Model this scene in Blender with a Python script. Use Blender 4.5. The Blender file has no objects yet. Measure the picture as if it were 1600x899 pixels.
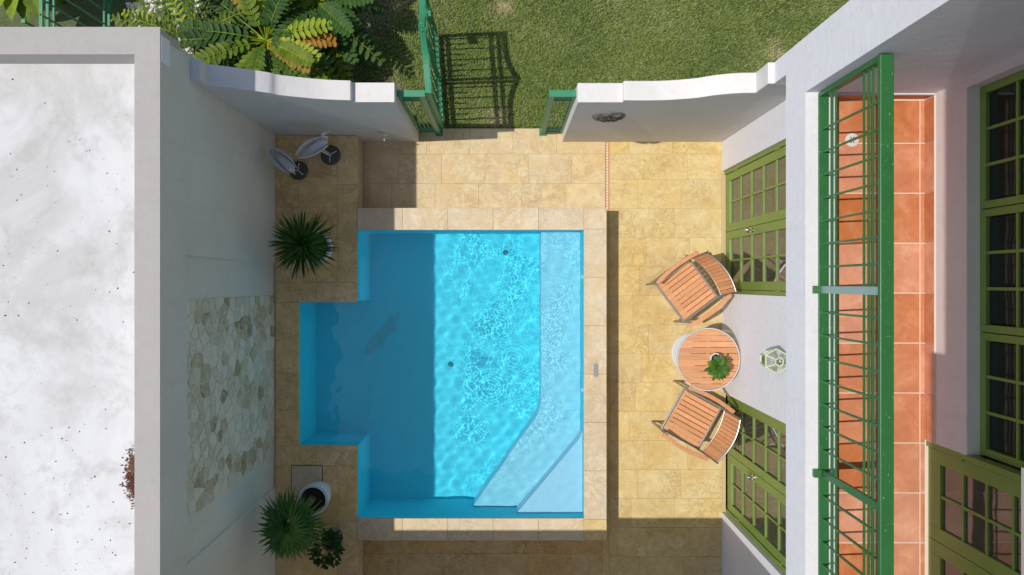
import bpy, math, random
import numpy as np
from mathutils import Vector, Matrix, noise as mnoise

random.seed(7)
rng = np.random.default_rng(7)
scene = bpy.context.scene
COL = scene.collection

# ------------------------------------------------------------------ camera, sky, sun
CAM_H = 8.5
cd = bpy.data.cameras.new("camera"); cam = bpy.data.objects.new("camera", cd); COL.objects.link(cam)
cam.location = (0, 0, CAM_H); cam.rotation_euler = (0, 0, 0)
cd.sensor_width = 36; cd.lens = 24.0
cd.shift_x = 9 / 1600; cd.shift_y = -6.5 / 1600
cd.clip_start = 0.1; cd.clip_end = 2000
scene.camera = cam

SUN_VEC = Vector((-0.525, -0.022, 1.0)).normalized()
sun_el = math.asin(SUN_VEC.z); sun_az = math.atan2(SUN_VEC.x, SUN_VEC.y)
w = bpy.data.worlds.new("World"); scene.world = w; w.use_nodes = True
nt = w.node_tree
bg = nt.nodes["Background"]
sky = nt.nodes.new("ShaderNodeTexSky"); sky.sky_type = 'NISHITA'; sky.sun_disc = False
sky.sun_elevation = sun_el; sky.sun_rotation = sun_az % (2 * math.pi)
sky.air_density = 1.0; sky.dust_density = 1.5; sky.ozone_density = 1.0
nt.links.new(sky.outputs[0], bg.inputs[0]); bg.inputs[1].default_value = 0.122
sl = bpy.data.lights.new("sun", 'SUN'); sl.energy = 3.6; sl.angle = math.radians(0.55); sl.color = (1.0, 0.955, 0.895)
so = bpy.data.objects.new("sun", sl); COL.objects.link(so)
so.rotation_euler = SUN_VEC.to_track_quat('Z', 'Y').to_euler(); so.location = (-6, -1, 14)
scene.view_settings.view_transform = 'Standard'; scene.view_settings.look = 'None'
scene.view_settings.gamma = 1.0; scene.view_settings.exposure = 0.0
scene.cycles.max_bounces = 10; scene.cycles.transparent_max_bounces = 12
scene.cycles.sample_clamp_indirect = 6.0

# ------------------------------------------------------------------ materials
M = {}
class NT:
    def __init__(s, name):
        s.m = bpy.data.materials.new(name); s.m.use_nodes = True
        s.t = s.m.node_tree; s.b = s.t.nodes["Principled BSDF"]; s.out = s.t.nodes["Material Output"]
        M[name] = s.m
    def n(s, ty, **kw):
        nd = s.t.nodes.new(ty)
        for k, v in kw.items():
            if k.startswith('i_'):
                key = k[2:]
                nd.inputs[int(key) if key.isdigit() else key.replace('_', ' ')].default_value = v
            else: setattr(nd, k, v)
        return nd
    def l(s, a, b): s.t.links.new(a, b)
    def coord(s, kind='Position', scale=(1, 1, 1), rnd=0.0):
        if kind == 'Position': c = s.n('ShaderNodeNewGeometry').outputs['Position']
        else: c = s.n('ShaderNodeTexCoord').outputs[kind]
        if rnd:
            oi = s.n('ShaderNodeObjectInfo'); mu = s.n('ShaderNodeMath', operation='MULTIPLY', i_1=rnd)
            s.l(oi.outputs['Random'], mu.inputs[0])
            ad = s.n('ShaderNodeVectorMath', operation='ADD'); s.l(c, ad.inputs[0]); s.l(mu.outputs[0], ad.inputs[1]); c = ad.outputs[0]
        mp = s.n('ShaderNodeMapping'); mp.inputs['Scale'].default_value = scale; s.l(c, mp.inputs[0])
        return mp.outputs[0]
    def noise(s, co, scale, detail=4, rough=.55, dist=0.0):
        nd = s.n('ShaderNodeTexNoise'); nd.inputs['Scale'].default_value = scale; nd.inputs['Detail'].default_value = detail
        nd.inputs['Roughness'].default_value = rough; nd.inputs['Distortion'].default_value = dist
        s.l(co, nd.inputs['Vector']); return nd.outputs['Fac']
    def ramp(s, f, stops, interp='LINEAR'):
        nd = s.n('ShaderNodeValToRGB'); cr = nd.color_ramp; cr.interpolation = interp
        while len(cr.elements) < len(stops): cr.elements.new(0.5)
        for e, (p, c) in zip(cr.elements, stops):
            e.position = p; e.color = (*c, 1) if len(c) == 3 else c
        s.l(f, nd.inputs[0]); return nd.outputs[0]
    def mix(s, a, b, f, mode='MIX'):
        nd = s.n('ShaderNodeMix', data_type='RGBA', blend_type=mode)
        for v, i in ((f, 0), (a, 6), (b, 7)):
            if hasattr(v, 'is_output'): s.l(v, nd.inputs[i])
            else: nd.inputs[i].default_value = v if i == 0 else (*v, 1)
        return nd.outputs[2]
    def math(s, op, a, b=None):
        nd = s.n('ShaderNodeMath', operation=op)
        for i, v in enumerate((a, b)):
            if v is None: continue
            if hasattr(v, 'is_output'): s.l(v, nd.inputs[i])
            else: nd.inputs[i].default_value = v
        return nd.outputs[0]
    def bump(s, h, strength=.3, dist=.01):
        nd = s.n('ShaderNodeBump'); nd.inputs['Strength'].default_value = strength; nd.inputs['Distance'].default_value = dist
        s.l(h, nd.inputs['Height']); s.l(nd.outputs[0], s.b.inputs['Normal'])
    def base(s, c):
        if hasattr(c, 'is_output'): s.l(c, s.b.inputs['Base Color'])
        else: s.b.inputs['Base Color'].default_value = (*c, 1)
    def rough(s, r):
        if hasattr(r, 'is_output'): s.l(r, s.b.inputs['Roughness'])
        else: s.b.inputs['Roughness'].default_value = r

def stucco(name, col, dirt, amt=.5, bump=.25):
    t = NT(name); co = t.coord()
    f = t.noise(co, 1.3, 6, .62, .4)
    c = t.mix(col, dirt, t.ramp(f, [(.42, (0, 0, 0)), (.75, (amt,) * 3)]))
    f2 = t.noise(co, 14, 5, .7)
    c = t.mix(c, tuple(x * .86 for x in col), t.ramp(f2, [(.45, (0, 0, 0)), (.8, (.5,) * 3)]))
    st_ = t.noise(t.coord(scale=(9, 9, .5)), 1.6, 4, .6)
    c = t.mix(c, tuple(x * .80 for x in dirt), t.ramp(st_, [(.54, (0, 0, 0)), (.82, (.26,) * 3)]))
    t.base(c); t.rough(.85)
    t.bump(t.math('ADD', t.noise(co, 90, 3, .6), t.math('MULTIPLY', t.noise(t.coord(scale=(1, 1, 2.2)), 6, 5, .6, .5), 2.4)), bump, .008)
stucco('stucco_white', (.66, .655, .67), (.56, .53, .5), .35)
stucco('stucco_left', (.72, .70, .635), (.58, .55, .47), .5)
stucco('stucco_house', (.73, .73, .78), (.66, .655, .69), .35)
stucco('cap_grey', (.375, .355, .33), (.32, .305, .28), .4, .12)
stucco('block_white', (.84, .86, .9), (.8, .8, .82), .1, .1)
stucco('plaster_pink', (.66, .58, .56), (.58, .5, .48), .4)

def roofmat():
    t = NT('roof_coating'); co = t.coord()
    a = t.noise(co, 0.9, 7, .62, .6); b = t.noise(co, 3.7, 7, .7, .3); sp = t.noise(t.coord(scale=(1, 1, 1)), 55, 2, .5)
    c = t.ramp(a, [(.34, (.63, .63, .635)), (.48, (.57, .57, .57)), (.6, (.47, .465, .45)), (.74, (.56, .56, .55))])
    c = t.mix(c, (.38, .375, .35), t.ramp(b, [(.5, (0, 0, 0)), (.72, (.7,) * 3)]))
    c = t.mix(c, (.2, .17, .15), t.ramp(sp, [(.735, (0, 0, 0)), (.76, (.8,) * 3)]))
    t.base(c); t.rough(.75); t.bump(t.noise(co, 40, 5, .7), .2, .004)
roofmat()
stucco('stucco_parapet', (.50, .465, .42), (.42, .38, .33), .5)

def travertine(name, pale, gold, deep, pits=.8):
    t = NT(name); co = t.coord(rnd=37.0)
    cp = t.coord(rnd=.35)
    a = t.noise(cp, 1.7, 9, .64, .8); b = t.noise(co, 7, 9, .72, .9); v = t.noise(cp, 3.4, 7, .6, 2.2)
    c = t.ramp(a, [(.3, pale), (.46, tuple((x + y) / 2 for x, y in zip(pale, gold))), (.6, gold), (.78, pale)])
    c = t.mix(c, deep, t.ramp(b, [(.46, (0, 0, 0)), (.74, (.6,) * 3)]))
    ridge = t.math('SUBTRACT', 1.0, t.math('MULTIPLY', t.math('ABSOLUTE', t.math('SUBTRACT', v, .5)), 14.0))
    c = t.mix(c, tuple(x * .8 for x in deep), t.math('MULTIPLY', t.ramp(ridge, [(.1, (0, 0, 0)), (1.0, (.55,) * 3)]), t.ramp(t.noise(co, 1.3, 3), [(.42, (0, 0, 0)), (.62, (1, 1, 1))])))
    c = t.mix(c, tuple(min(1, x * 1.15 + .03) for x in pale), t.ramp(t.noise(co, 8.5, 6, .62, .6), [(.54, (0, 0, 0)), (.74, (.5,) * 3)]))
    gs = t.math('MULTIPLY', t.ramp(t.noise(cp, 4.5, 8, .7, 1.6), [(.53, (0, 0, 0)), (.66, (.75,) * 3)]), t.ramp(t.noise(t.coord(), 1.4, 3), [(.45, (.15,) * 3), (.6, (1, 1, 1))]))
    c = t.mix(c, (gold[0] * .96, gold[1] * .84, gold[2] * .62), gs)
    # pits: small dark holes, clustered
    pt = t.noise(t.coord(scale=(1, 1.7, 1), rnd=11.0), 42, 4, .62, .3)
    cl = t.ramp(t.noise(co, 1.9, 3), [(.45, (0, 0, 0)), (.62, (1, 1, 1))])
    pm = t.math('MULTIPLY', t.ramp(pt, [(.57, (0, 0, 0)), (.66, (pits,) * 3)]), cl)
    c = t.mix(c, tuple(x * .32 for x in deep), pm)
    dm = t.noise(t.coord(), .85, 6, .68, 1.2)
    c = t.mix(c, tuple(x * .9 for x in deep), t.ramp(dm, [(.5, (0, 0, 0)), (.78, (.6,) * 3)]))
    oi = t.n('ShaderNodeObjectInfo')
    hs = t.n('ShaderNodeHueSaturation'); t.l(c, hs.inputs['Color'])
    t.l(t.math('ADD', t.math('MULTIPLY', oi.outputs['Random'], .07), .99), hs.inputs['Value'])
    t.l(t.math('ADD', t.math('MULTIPLY', oi.outputs['Random'], .10), .95), hs.inputs['Saturation'])
    t.base(hs.outputs[0]); t.rough(.62)
    t.bump(t.math('SUBTRACT', t.noise(co, 30, 4, .6), t.math('MULTIPLY', pm, 2.0)), .3, .004)
travertine('travertine_gold', (.63, .52, .27), (.57, .41, .155), (.42, .28, .10))
travertine('travertine_pale', (.62, .54, .41), (.58, .455, .28), (.45, .34, .20), .5)
travertine('travertine_warm', (.63, .53, .34), (.58, .43, .21), (.44, .31, .15), .5)
travertine('travertine_deck', (.78, .60, .32), (.68, .46, .19), (.42, .26, .09), .8)
travertine('travertine_shade', (.62, .46, .22), (.55, .36, .13), (.34, .20, .06), .9)  # darker, warmer copy of the paving; south-end shade put into the colour
def plain(name, col, rough=.6, metal=0, bumps=None, var=.0, spec=None):
    t = NT(name); 
    if var:
        co = t.coord(); c = t.mix(col, tuple(x * (1 - var) for x in col), t.noise(co, 12, 4)); t.base(c)
    else: t.base(col)
    t.rough(rough); t.b.inputs['Metallic'].default_value = metal
    if bumps: t.bump(t.noise(t.coord(), bumps, 3), .3, .004)
    if spec is not None: t.b.inputs['Specular IOR Level'].default_value = spec
    return t
plain('grout', (.52, .385, .21), .9, bumps=80)
plain('grout_white', (.72, .6, .48), .9)
plain('earth', (.16, .12, .07), .95, var=.4)
plain('steel', (.36, .36, .36), .45, 1)
plain('steel_white', (.52, .52, .52), .45, .0)
plain('chrome', (.75, .75, .74), .12, 1)
plain('pot_white', (.74, .76, .78), .45, var=.08)
plain('soil', (.03, .022, .015), .95, bumps=60)
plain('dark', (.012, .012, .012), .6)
plain('lamp_green', (.50, .58, .38), .45)
plain('statue_white', (.66, .67, .70), .55, bumps=30, var=.25)
plain('statue_base', (.085, .08, .065), .4, bumps=25, var=.5)
plain('stone_dark', (.19, .175, .16), .8, bumps=22, var=.5)
plain('terracotta_grille', (.50, .22, .10), .8)
plain('bark', (.22, .15, .08), .9, bumps=30, var=.4)
plain('lamp_glass', (.8, .82, .78), .1)
M['lamp_glass'].node_tree.nodes["Principled BSDF"].inputs['Transmission Weight'].default_value = .85
plain('drain_teal', (.03, .22, .28), .6)
plain('drain_cover', (.62, .58, .54), .5)

def terracotta():
    t = NT('terracotta'); co = t.coord(rnd=23.0)
    a = t.noise(co, 5, 6, .6, .5); b = t.noise(co, 24, 4, .6)
    c = t.ramp(a, [(.3, (.48, .155, .06)), (.5, (.56, .20, .08)), (.68, (.64, .28, .14))])
    c = t.mix(c, (.47, .145, .055), t.ramp(b, [(.5, (0, 0, 0)), (.8, (.6,) * 3)]))
    c = t.mix(c, (.86, .55, .35), t.ramp(t.noise(co, 60, 2), [(.70, (0, 0, 0)), (.76, (.5,) * 3)]))
    oi = t.n('ShaderNodeObjectInfo'); hs = t.n('ShaderNodeHueSaturation'); t.l(c, hs.inputs['Color'])
    t.l(t.math('ADD', t.math('MULTIPLY', oi.outputs['Random'], .24), .86), hs.inputs['Value'])
    t.l(t.math('ADD', t.math('MULTIPLY', oi.outputs['Random'], -.22), 1.06), hs.inputs['Saturation'])
    t.base(hs.outputs[0]); t.rough(.5); t.bump(t.noise(co, 25, 3), .15, .004)
terracotta()
def paint(name, col, chip, worn):
    t = NT(name); co = t.coord()
    c = t.mix(col, tuple(x * .72 for x in col), t.noise(co, 6, 4))
    ch = t.noise(co, 70, 3, .55)
    c = t.mix(c, chip, t.ramp(ch, [(.68, (0, 0, 0)), (.73, (worn,) * 3)]))
    t.base(c); t.rough(.38); t.bump(t.noise(co, 40, 3), .12, .003)
paint('green_rail', (.028, .15, .04), (.45, .55, .45), .8)
paint('green_gate', (.04, .27, .13), (.25, .4, .28), .4)
paint('green_door', (.19, .29, .055), (.3, .36, .14), .3)
paint('pale_bar', (.30, .42, .40), (.6, .7, .75), .9)  # paler grey-green paint for a single railing post

def wood():
    t = NT('teak'); co = t.coord('Object', (4, 60, 60), rnd=9.0)
    a = t.noise(co, 1.5, 5, .6, .6)
    c = t.ramp(a, [(.3, (.50, .22, .095)), (.55, (.60, .285, .13)), (.75, (.67, .35, .18))])
    oi = t.n('ShaderNodeObjectInfo'); hs = t.n('ShaderNodeHueSaturation'); t.l(c, hs.inputs['Color'])
    t.l(t.math('ADD', t.math('MULTIPLY', oi.outputs['Random'], .25), .88), hs.inputs['Value'])
    t.base(hs.outputs[0]); t.rough(.5); t.bump(a, .1, .002)
wood()

def glassmat(name, col, ior):
    t = NT(name); t.base(col); t.rough(.03); t.b.inputs['IOR'].default_value = ior
    co = t.coord(); t.bump(t.noise(co, 2.2, 2), .12, .02)
glassmat('door_glass', (.035, .045, .035), 1.95)
glassmat('window_glass', (.010, .022, .018), 1.28)

def stonemat():
    t = NT('cladding_stone'); oi = t.n('ShaderNodeObjectInfo'); co = t.coord(rnd=31.0)
    c = t.ramp(oi.outputs['Random'], [(.0, (.60, .54, .40)), (.25, (.68, .62, .49)), (.45, (.76, .70, .57)), (.6, (.50, .42, .25)), (.7, (.73, .68, .57)), (.85, (.36, .28, .15)), (.92, (.66, .60, .46))], 'CONSTANT')
    c = t.mix(c, (.80, .75, .63), t.ramp(t.noise(co, 9, 6, .65, .8), [(.42, (0, 0, 0)), (.7, (.7,) * 3)]))
    c = t.mix(c, (.32, .27, .18), t.ramp(t.noise(co, 23, 4, .6), [(.55, (0, 0, 0)), (.8, (.6,) * 3)]))
    t.base(c); t.rough(.7); t.bump(t.noise(co, 26, 5, .65), .5, .008)
stonemat()
plain('cladding_mortar', (.78, .74, .64), .9, bumps=40)

def poolmat(name, hi, lo, dark_patch):
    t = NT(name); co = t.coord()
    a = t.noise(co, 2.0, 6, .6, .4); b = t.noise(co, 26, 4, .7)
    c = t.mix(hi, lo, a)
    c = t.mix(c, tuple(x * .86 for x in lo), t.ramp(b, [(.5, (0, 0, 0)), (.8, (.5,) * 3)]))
    # elongated darker patch with a noisy outline on the floor
    sep = t.n('ShaderNodeSeparateXYZ'); t.l(co, sep.inputs[0])
    u = t.math('ADD', t.math('MULTIPLY', t.math('ADD', sep.outputs[0], 1.62), .66), t.math('MULTIPLY', t.math('ADD', sep.outputs[1], .67), .75))
    v = t.math('SUBTRACT', t.math('MULTIPLY', t.math('ADD', sep.outputs[0], 1.62), .75), t.math('MULTIPLY', t.math('ADD', sep.outputs[1], .67), .66))
    r = t.math('SQRT', t.math('ADD', t.math('POWER', t.math('ABSOLUTE', t.math('DIVIDE', u, .40)), 2.0), t.math('POWER', t.math('ABSOLUTE', t.math('DIVIDE', v, .10)), 2.0)))
    r = t.math('ADD', r, t.math('MULTIPLY', t.math('SUBTRACT', t.noise(co, 7, 4, .6), .5), 2.2))
    st = t.ramp(r, [(.75, (.4 if dark_patch else 0,) * 3), (1.0, (0, 0, 0))])
    c = t.mix(c, (.20, .36, .38), st)
    t.base(c); t.rough(.8); t.bump(b, .15, .004)
poolmat('plaster_deep_tint', (.14, .80, .96), (.11, .77, .935), True)  # turquoise, paler on steps: water's depth absorption put into the plaster colour
poolmat('plaster_mid_tint', (.47, .78, .90), (.43, .74, .87), False)
poolmat('plaster_shallow_tint', (.66, .77, .90), (.62, .74, .88), False)

def watermat():
    t = NT('pool_water')
    t.t.nodes.remove(t.b)
    g = t.n('ShaderNodeBsdfGlass'); g.inputs['Roughness'].default_value = 0.0; g.inputs['IOR'].default_value = 1.33
    g.inputs['Color'].default_value = (.79, .98, 1, 1)
    t.l(g.outputs[0], t.out.inputs['Surface'])
watermat()

def foliage(name, c0, c1, c2, rough=.45, trans=.25):
    t = NT(name); co = t.coord(); oi = t.n('ShaderNodeObjectInfo')
    f = t.math('ADD', t.math('MULTIPLY', t.noise(co, 14, 3), .7), t.math('MULTIPLY', oi.outputs['Random'], .35))
    c = t.ramp(f, [(.25, c0), (.5, c1), (.75, c2)])
    t.base(c); t.rough(rough); t.b.inputs['Specular IOR Level'].default_value = .28
    tr = t.n('ShaderNodeBsdfTranslucent'); t.l(c, tr.inputs[0])
    mx = t.n('ShaderNodeMixShader'); mx.inputs[0].default_value = trans
    t.l(t.b.outputs[0], mx.inputs[1]); t.l(tr.outputs[0], mx.inputs[2]); t.l(mx.outputs[0], t.out.inputs['Surface'])
foliage('leaf_green', (.035, .085, .006), (.09, .155, .008), (.18, .24, .012), .6)
foliage('leaf_dark', (.015, .05, .006), (.03, .085, .01), (.055, .125, .018), .6)
foliage('leaf_palm', (.03, .10, .018), (.06, .17, .03), (.13, .24, .045))
foliage('leaf_orange', (.30, .13, .015), (.38, .19, .02), (.30, .22, .03), .6)
foliage('leaf_lime', (.14, .22, .01), (.24, .34, .015), (.36, .42, .03), .6)
foliage('leaf_table', (.025, .085, .008), (.05, .14, .012), (.11, .20, .02), .5)
foliage('leaf_dead', (.08, .035, .025), (.14, .055, .035), (.30, .18, .10), .8, .1)

def grassmat(name, k):
    t = NT(name); co = t.coord()
    a = t.noise(co, .9, 5, .6, .5); b = t.noise(co, 9, 5, .65)
    c = t.ramp(a, [(.3, (.07 * k, .12 * k, .016 * k)), (.5, (.125 * k, .168 * k, .026 * k)), (.66, (.17 * k, .21 * k, .055 * k))])
    c = t.mix(c, (.34 * k, .31 * k, .14 * k), t.ramp(b, [(.50, (0, 0, 0)), (.82, (.7,) * 3)]))
    c = t.mix(c, (.30 * k, .33 * k, .14 * k), t.ramp(t.noise(co, 75, 2, .5), [(.5, (0, 0, 0)), (.72, (.75,) * 3)]))
    c = t.mix(c, (.03 * k, .07 * k, .008 * k), t.ramp(t.noise(co, 58, 2, .5), [(.5, (0, 0, 0)), (.68, (.8,) * 3)]))
    # worn dry patches
    sep = t.n('ShaderNodeSeparateXYZ'); t.l(co, sep.inputs[0])
    dr = None
    for (x, y, r) in DRY:
        d = t.math('SQRT', t.math('ADD', t.math('POWER', t.math('ABSOLUTE', t.math('SUBTRACT', sep.outputs[0], x)), 2.0), t.math('POWER', t.math('ABSOLUTE', t.math('SUBTRACT', sep.outputs[1], y)), 2.0)))
        m = t.math('SUBTRACT', 1.0, t.math('DIVIDE', d, r))
        dr = m if dr is None else t.math('MAXIMUM', dr, m)
    dr = t.math('ADD', dr, t.math('MULTIPLY', t.math('SUBTRACT', t.noise(co, 5, 5, .65), .5), 1.3))
    c = t.mix(c, (.40 * k, .34 * k, .18 * k), t.ramp(dr, [(.12, (0, 0, 0)), (.9, (.8,) * 3)]))
    t.base(c); t.rough(.75)
DRY = [(-2.0, 3.3, .45), (-1.5, 3.6, .5), (-1.75, 3.45, .55), (-1.55, 2.25, .45), (-2.1, 2.7, .35), (.95, 2.0, .18), (3.35, 2.9, .2), (-.1, 2.05, .25), (-.05, 3.45, .22)]
grassmat('grass_blades', 1.42); grassmat('grass_ground', .5)

# ------------------------------------------------------------------ object helpers
OFF = {}
def tag(o, label=None, cat=None, group=None, kind=None):
    if label: o['label'] = label
    if cat: o['category'] = cat
    if group: o['group'] = group
    if kind: o['kind'] = kind
    return o
def empty(name, loc=(0, 0, 0), rz=0, **kw):
    o = bpy.data.objects.new(name, None); COL.objects.link(o); o.location = loc; o.rotation_euler = (0, 0, rz)
    o.empty_display_size = .1; OFF[o.name] = Vector(loc); return tag(o, **kw)
def link(name, me, mat, parent=None):
    o = bpy.data.objects.new(name, me); COL.objects.link(o)
    if mat and not me.materials: me.materials.append(M[mat] if isinstance(mat, str) else mat)
    if parent: o.parent = parent; OFF[o.name] = OFF.get(parent.name, Vector())
    else: OFF[o.name] = Vector()
    return o

class MB:
    """collects geometry in world (or local) coordinates and links it as ONE mesh"""
    def __init__(s): s.v = []; s.f = []
    def add(s, vs, fs):
        n = len(s.v); s.v += [tuple(p) for p in vs]; s.f += [tuple(i + n for i in f) for f in fs]; return s
    def box(s, x0, x1, y0, y1, z0, z1):
        return s.add([(x0, y0, z0), (x1, y0, z0), (x1, y1, z0), (x0, y1, z0), (x0, y0, z1), (x1, y0, z1), (x1, y1, z1), (x0, y1, z1)],
                     [(3, 2, 1, 0), (4, 5, 6, 7), (0, 1, 5, 4), (1, 2, 6, 5), (2, 3, 7, 6), (3, 0, 4, 7)])
    def bar(s, a, b, w, h=None, up=(0, 0, 1)):
        a = Vector(a); b = Vector(b); h = w if h is None else h
        d = (b - a).normalized(); u = Vector(up)
        if abs(d.dot(u)) > .98: u = Vector((1, 0, 0))
        sx = d.cross(u).normalized() * w / 2; sz = sx.normalized().cross(d).normalized() * h / 2
        vs = [a - sx - sz, a + sx - sz, a + sx + sz, a - sx + sz, b - sx - sz, b + sx - sz, b + sx + sz, b - sx + sz]
        return s.add(vs, [(0, 1, 2, 3), (7, 6, 5, 4), (0, 4, 5, 1), (1, 5, 6, 2), (2, 6, 7, 3), (3, 7, 4, 0)])
    def tube(s, pts, r, n=8, cap=True):
        pts = [Vector(p) for p in pts]; rs = r if isinstance(r, (list, tuple)) else [r] * len(pts)
        rings = []; prev = None
        for i, p in enumerate(pts):
            d = (pts[min(i + 1, len(pts) - 1)] - pts[max(i - 1, 0)]).normalized()
            u = prev if prev is not None else (Vector((0, 0, 1)) if abs(d.z) < .9 else Vector((1, 0, 0)))
            a = d.cross(u).normalized(); b = a.cross(d).normalized(); prev = b
            rings.append([p + a * math.cos(2 * math.pi * k / n) * rs[i] + b * math.sin(2 * math.pi * k / n) * rs[i] for k in range(n)])
        vs = [q for ring in rings for q in ring]; fs = []
        for i in range(len(pts) - 1):
            for k in range(n):
                fs.append((i * n + k, i * n + (k + 1) % n, (i + 1) * n + (k + 1) % n, (i + 1) * n + k))
        if cap: fs.append(tuple(range(n - 1, -1, -1))); fs.append(tuple(range((len(pts) - 1) * n, len(pts) * n)))
        return s.add(vs, fs)
    def lathe(s, prof, cx=0, cy=0, n=32):
        vs = []; fs = []
        for r, z in prof:
            for k in range(n): vs.append((cx + r * math.cos(2 * math.pi * k / n), cy + r * math.sin(2 * math.pi * k / n), z))
        for i in range(len(prof) - 1):
            for k in range(n): fs.append((i * n + k, i * n + (k + 1) % n, (i + 1) * n + (k + 1) % n, (i + 1) * n + k))
        fs.append(tuple(range(n - 1, -1, -1))); fs.append(tuple(range((len(prof) - 1) * n, len(prof) * n)))
        return s.add(vs, fs)
    def prism(s, poly, z0, z1, xf=None):
        n = len(poly); vs = [(x, y, z0) for x, y in poly] + [(x, y, z1) for x, y in poly]
        if xf: vs = [xf(v) for v in vs]
        fs = [tuple(range(n - 1, -1, -1)), tuple(range(n, 2 * n))] + [(i, (i + 1) % n, n + (i + 1) % n, n + i) for i in range(n)]
        return s.add(vs, fs)
    def leaf(s, base, d, up, L, W, droop=.3, n=5, fold=.0, prof=None):
        base = Vector(base); d = Vector(d).normalized(); up = Vector(up)
        side = d.cross(up).normalized(); up = side.cross(d).normalized()
        vs = []; fs = []
        for i in range(n + 1):
            t = i / n
            p = base + d * L * t * (1 - .15 * droop * t) - Vector((0, 0, 1)) * droop * L * t * t
            wd = W / 2 * (prof(t) if prof else math.sin(math.pi * min(1, .08 + .92 * t)) ** .8)
            vs += [p - side * wd + up * fold * wd, p, p + side * wd + up * fold * wd]
        for i in range(n):
            a = i * 3; fs += [(a, a + 1, a + 4, a + 3), (a + 1, a + 2, a + 5, a + 4)]
        return s.add(vs, fs)
    def mesh(s, name, off=Vector()):
        me = bpy.data.meshes.new(name)
        me.from_pydata([(x - off[0], y - off[1], z - off[2]) for x, y, z in s.v], [], s.f); me.update(); return me
    def build(s, name, mat, parent=None, bevel=0, smooth=False, local=False, fixn=False, **kw):
        off = OFF.get(parent.name, Vector()) if (parent and not local) else Vector()
        me = s.mesh(name, off)
        if fixn:
            import bmesh
            bm = bmesh.new(); bm.from_mesh(me); bmesh.ops.recalc_face_normals(bm, faces=bm.faces); bm.to_mesh(me); bm.free()
        if smooth: me.polygons.foreach_set('use_smooth', [True] * len(me.polygons))
        o = link(name, me, mat, parent)
        if bevel:
            b = o.modifiers.new('bevel', 'BEVEL'); b.width = bevel; b.segments = 2; b.limit_method = 'ANGLE'; b.angle_limit = .6
        return tag(o, **kw)
def B(*a): return MB().box(*a)
_cache = {}
def unit_piece(name, dims, mat, parent, loc, bevel=.0018):
    """a piece whose mesh is shared between alike pieces"""
    key = (name, tuple(round(x, 3) for x in dims), mat)
    if key not in _cache:
        dx, dy, dz = dims; me = bpy.data.meshes.new(name); mb = MB()
        b = bevel   # chamfered top
        x, y = dx / 2, dy / 2
        mb.add([(-x, -y, -dz), (x, -y, -dz), (x, y, -dz), (-x, y, -dz), (-x, -y, -b), (x, -y, -b), (x, y, -b), (-x, y, -b),
                (-x + b, -y + b, 0), (x - b, -y + b, 0), (x - b, y - b, 0), (-x + b, y - b, 0)],
               [(3, 2, 1, 0), (8, 9, 10, 11)] + [(i, (i + 1) % 4, 4 + (i + 1) % 4, 4 + i) for i in range(4)] + [(4 + i, 4 + (i + 1) % 4, 8 + (i + 1) % 4, 8 + i) for i in range(4)])
        me = mb.mesh(name); me.materials.append(M[mat]); _cache[key] = me
    o = bpy.data.objects.new(name, _cache[key]); COL.objects.link(o); o.parent = parent
    o.location = Vector(loc) - OFF.get(parent.name, Vector()); return o
def tile_rows(x0, x1, ys, parent, mat, z, L=.54, name='travertine_tile', thick=.016, gap=.0015):
    """rows of tiles between consecutive ys, running bond"""
    for i in range(len(ys) - 1):
        a, b = sorted((ys[i], ys[i + 1])); x = x0
        first = L * (.45 + .5 * ((i * 37) % 10) / 10)
        cuts = [x0]
        c = x0 + first
        while c < x1 - .12: cuts.append(c); c += L
        cuts.append(x1)
        for p, q in zip(cuts, cuts[1:]):
            unit_piece(name, (q - p - gap, b - a - gap, thick), mat, parent, ((p + q) / 2, (a + b) / 2, z + random.uniform(-.0012, .0012)))
def copy_tree(o, parent=None):
    c = o.copy(); COL.objects.link(c)
    if parent: c.parent = parent; c.matrix_parent_inverse = o.matrix_parent_inverse.copy()
    for ch in list(o.children): copy_tree(ch, c)
    return c

# ------------------------------------------------------------------ ground
PZ = 0.0
g = MB()
X = [-400, -6.5, 7.5, 400]; Y = [-400, -8, 1.93, 400]
for i in range(3):
    for j in range(3):
        if i == 1 and j == 1: continue
        g.add([(X[i], Y[j], -.03), (X[i + 1], Y[j], -.03), (X[i + 1], Y[j + 1], -.03), (X[i], Y[j + 1], -.03)], [(0, 1, 2, 3)])
g.build('lawn_ground', 'grass_ground', kind='structure', label='lawn ground north of the courtyard wall')

# lower patio ---------------------------------------------------------------
XR, XL = 2.685, -1.777          # house wall, face of the raised deck
DZ = 0.40                       # height of raised deck and pool coping
pat = empty('patio', (0, 0, 0), kind='structure', label='lower courtyard patio paved in golden travertine tiles')
b = MB()
b.box(XL - .1, XR + .05, .85, 1.93, -.3, -.006); b.box(1.15, XR + .05, -8, .85, -.3, -.006); b.box(XL - .1, 1.15, -8, -3.0, -.3, -.006)
b.build('patio_bed', 'grout', pat)
P0 = 125.5
ys = [(443 - y) / P0 for y in (201.5, 240.7, 281, 326.3)]
tile_rows(1.285, XR, [ys[0], ys[1], ys[2], ys[3]] + [(443 - (326.3 + 45.3 * k)) / P0 for k in range(1, 20)], pat, 'travertine_gold', PZ)
tile_rows(XL, 1.232, [(443 - y) / P0 for y in (201.5, 240.7, 287, 328.5)], pat, 'travertine_warm', PZ)
tile_rows(1.195, 1.283, [.91 - .45 * k for k in range(0, 20)], pat, 'travertine_gold', PZ, L=.9)
tile_rows(XL, 1.19, [-3.0 - .36 * k for k in range(0, 12)], pat, 'travertine_shade', PZ)
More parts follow.
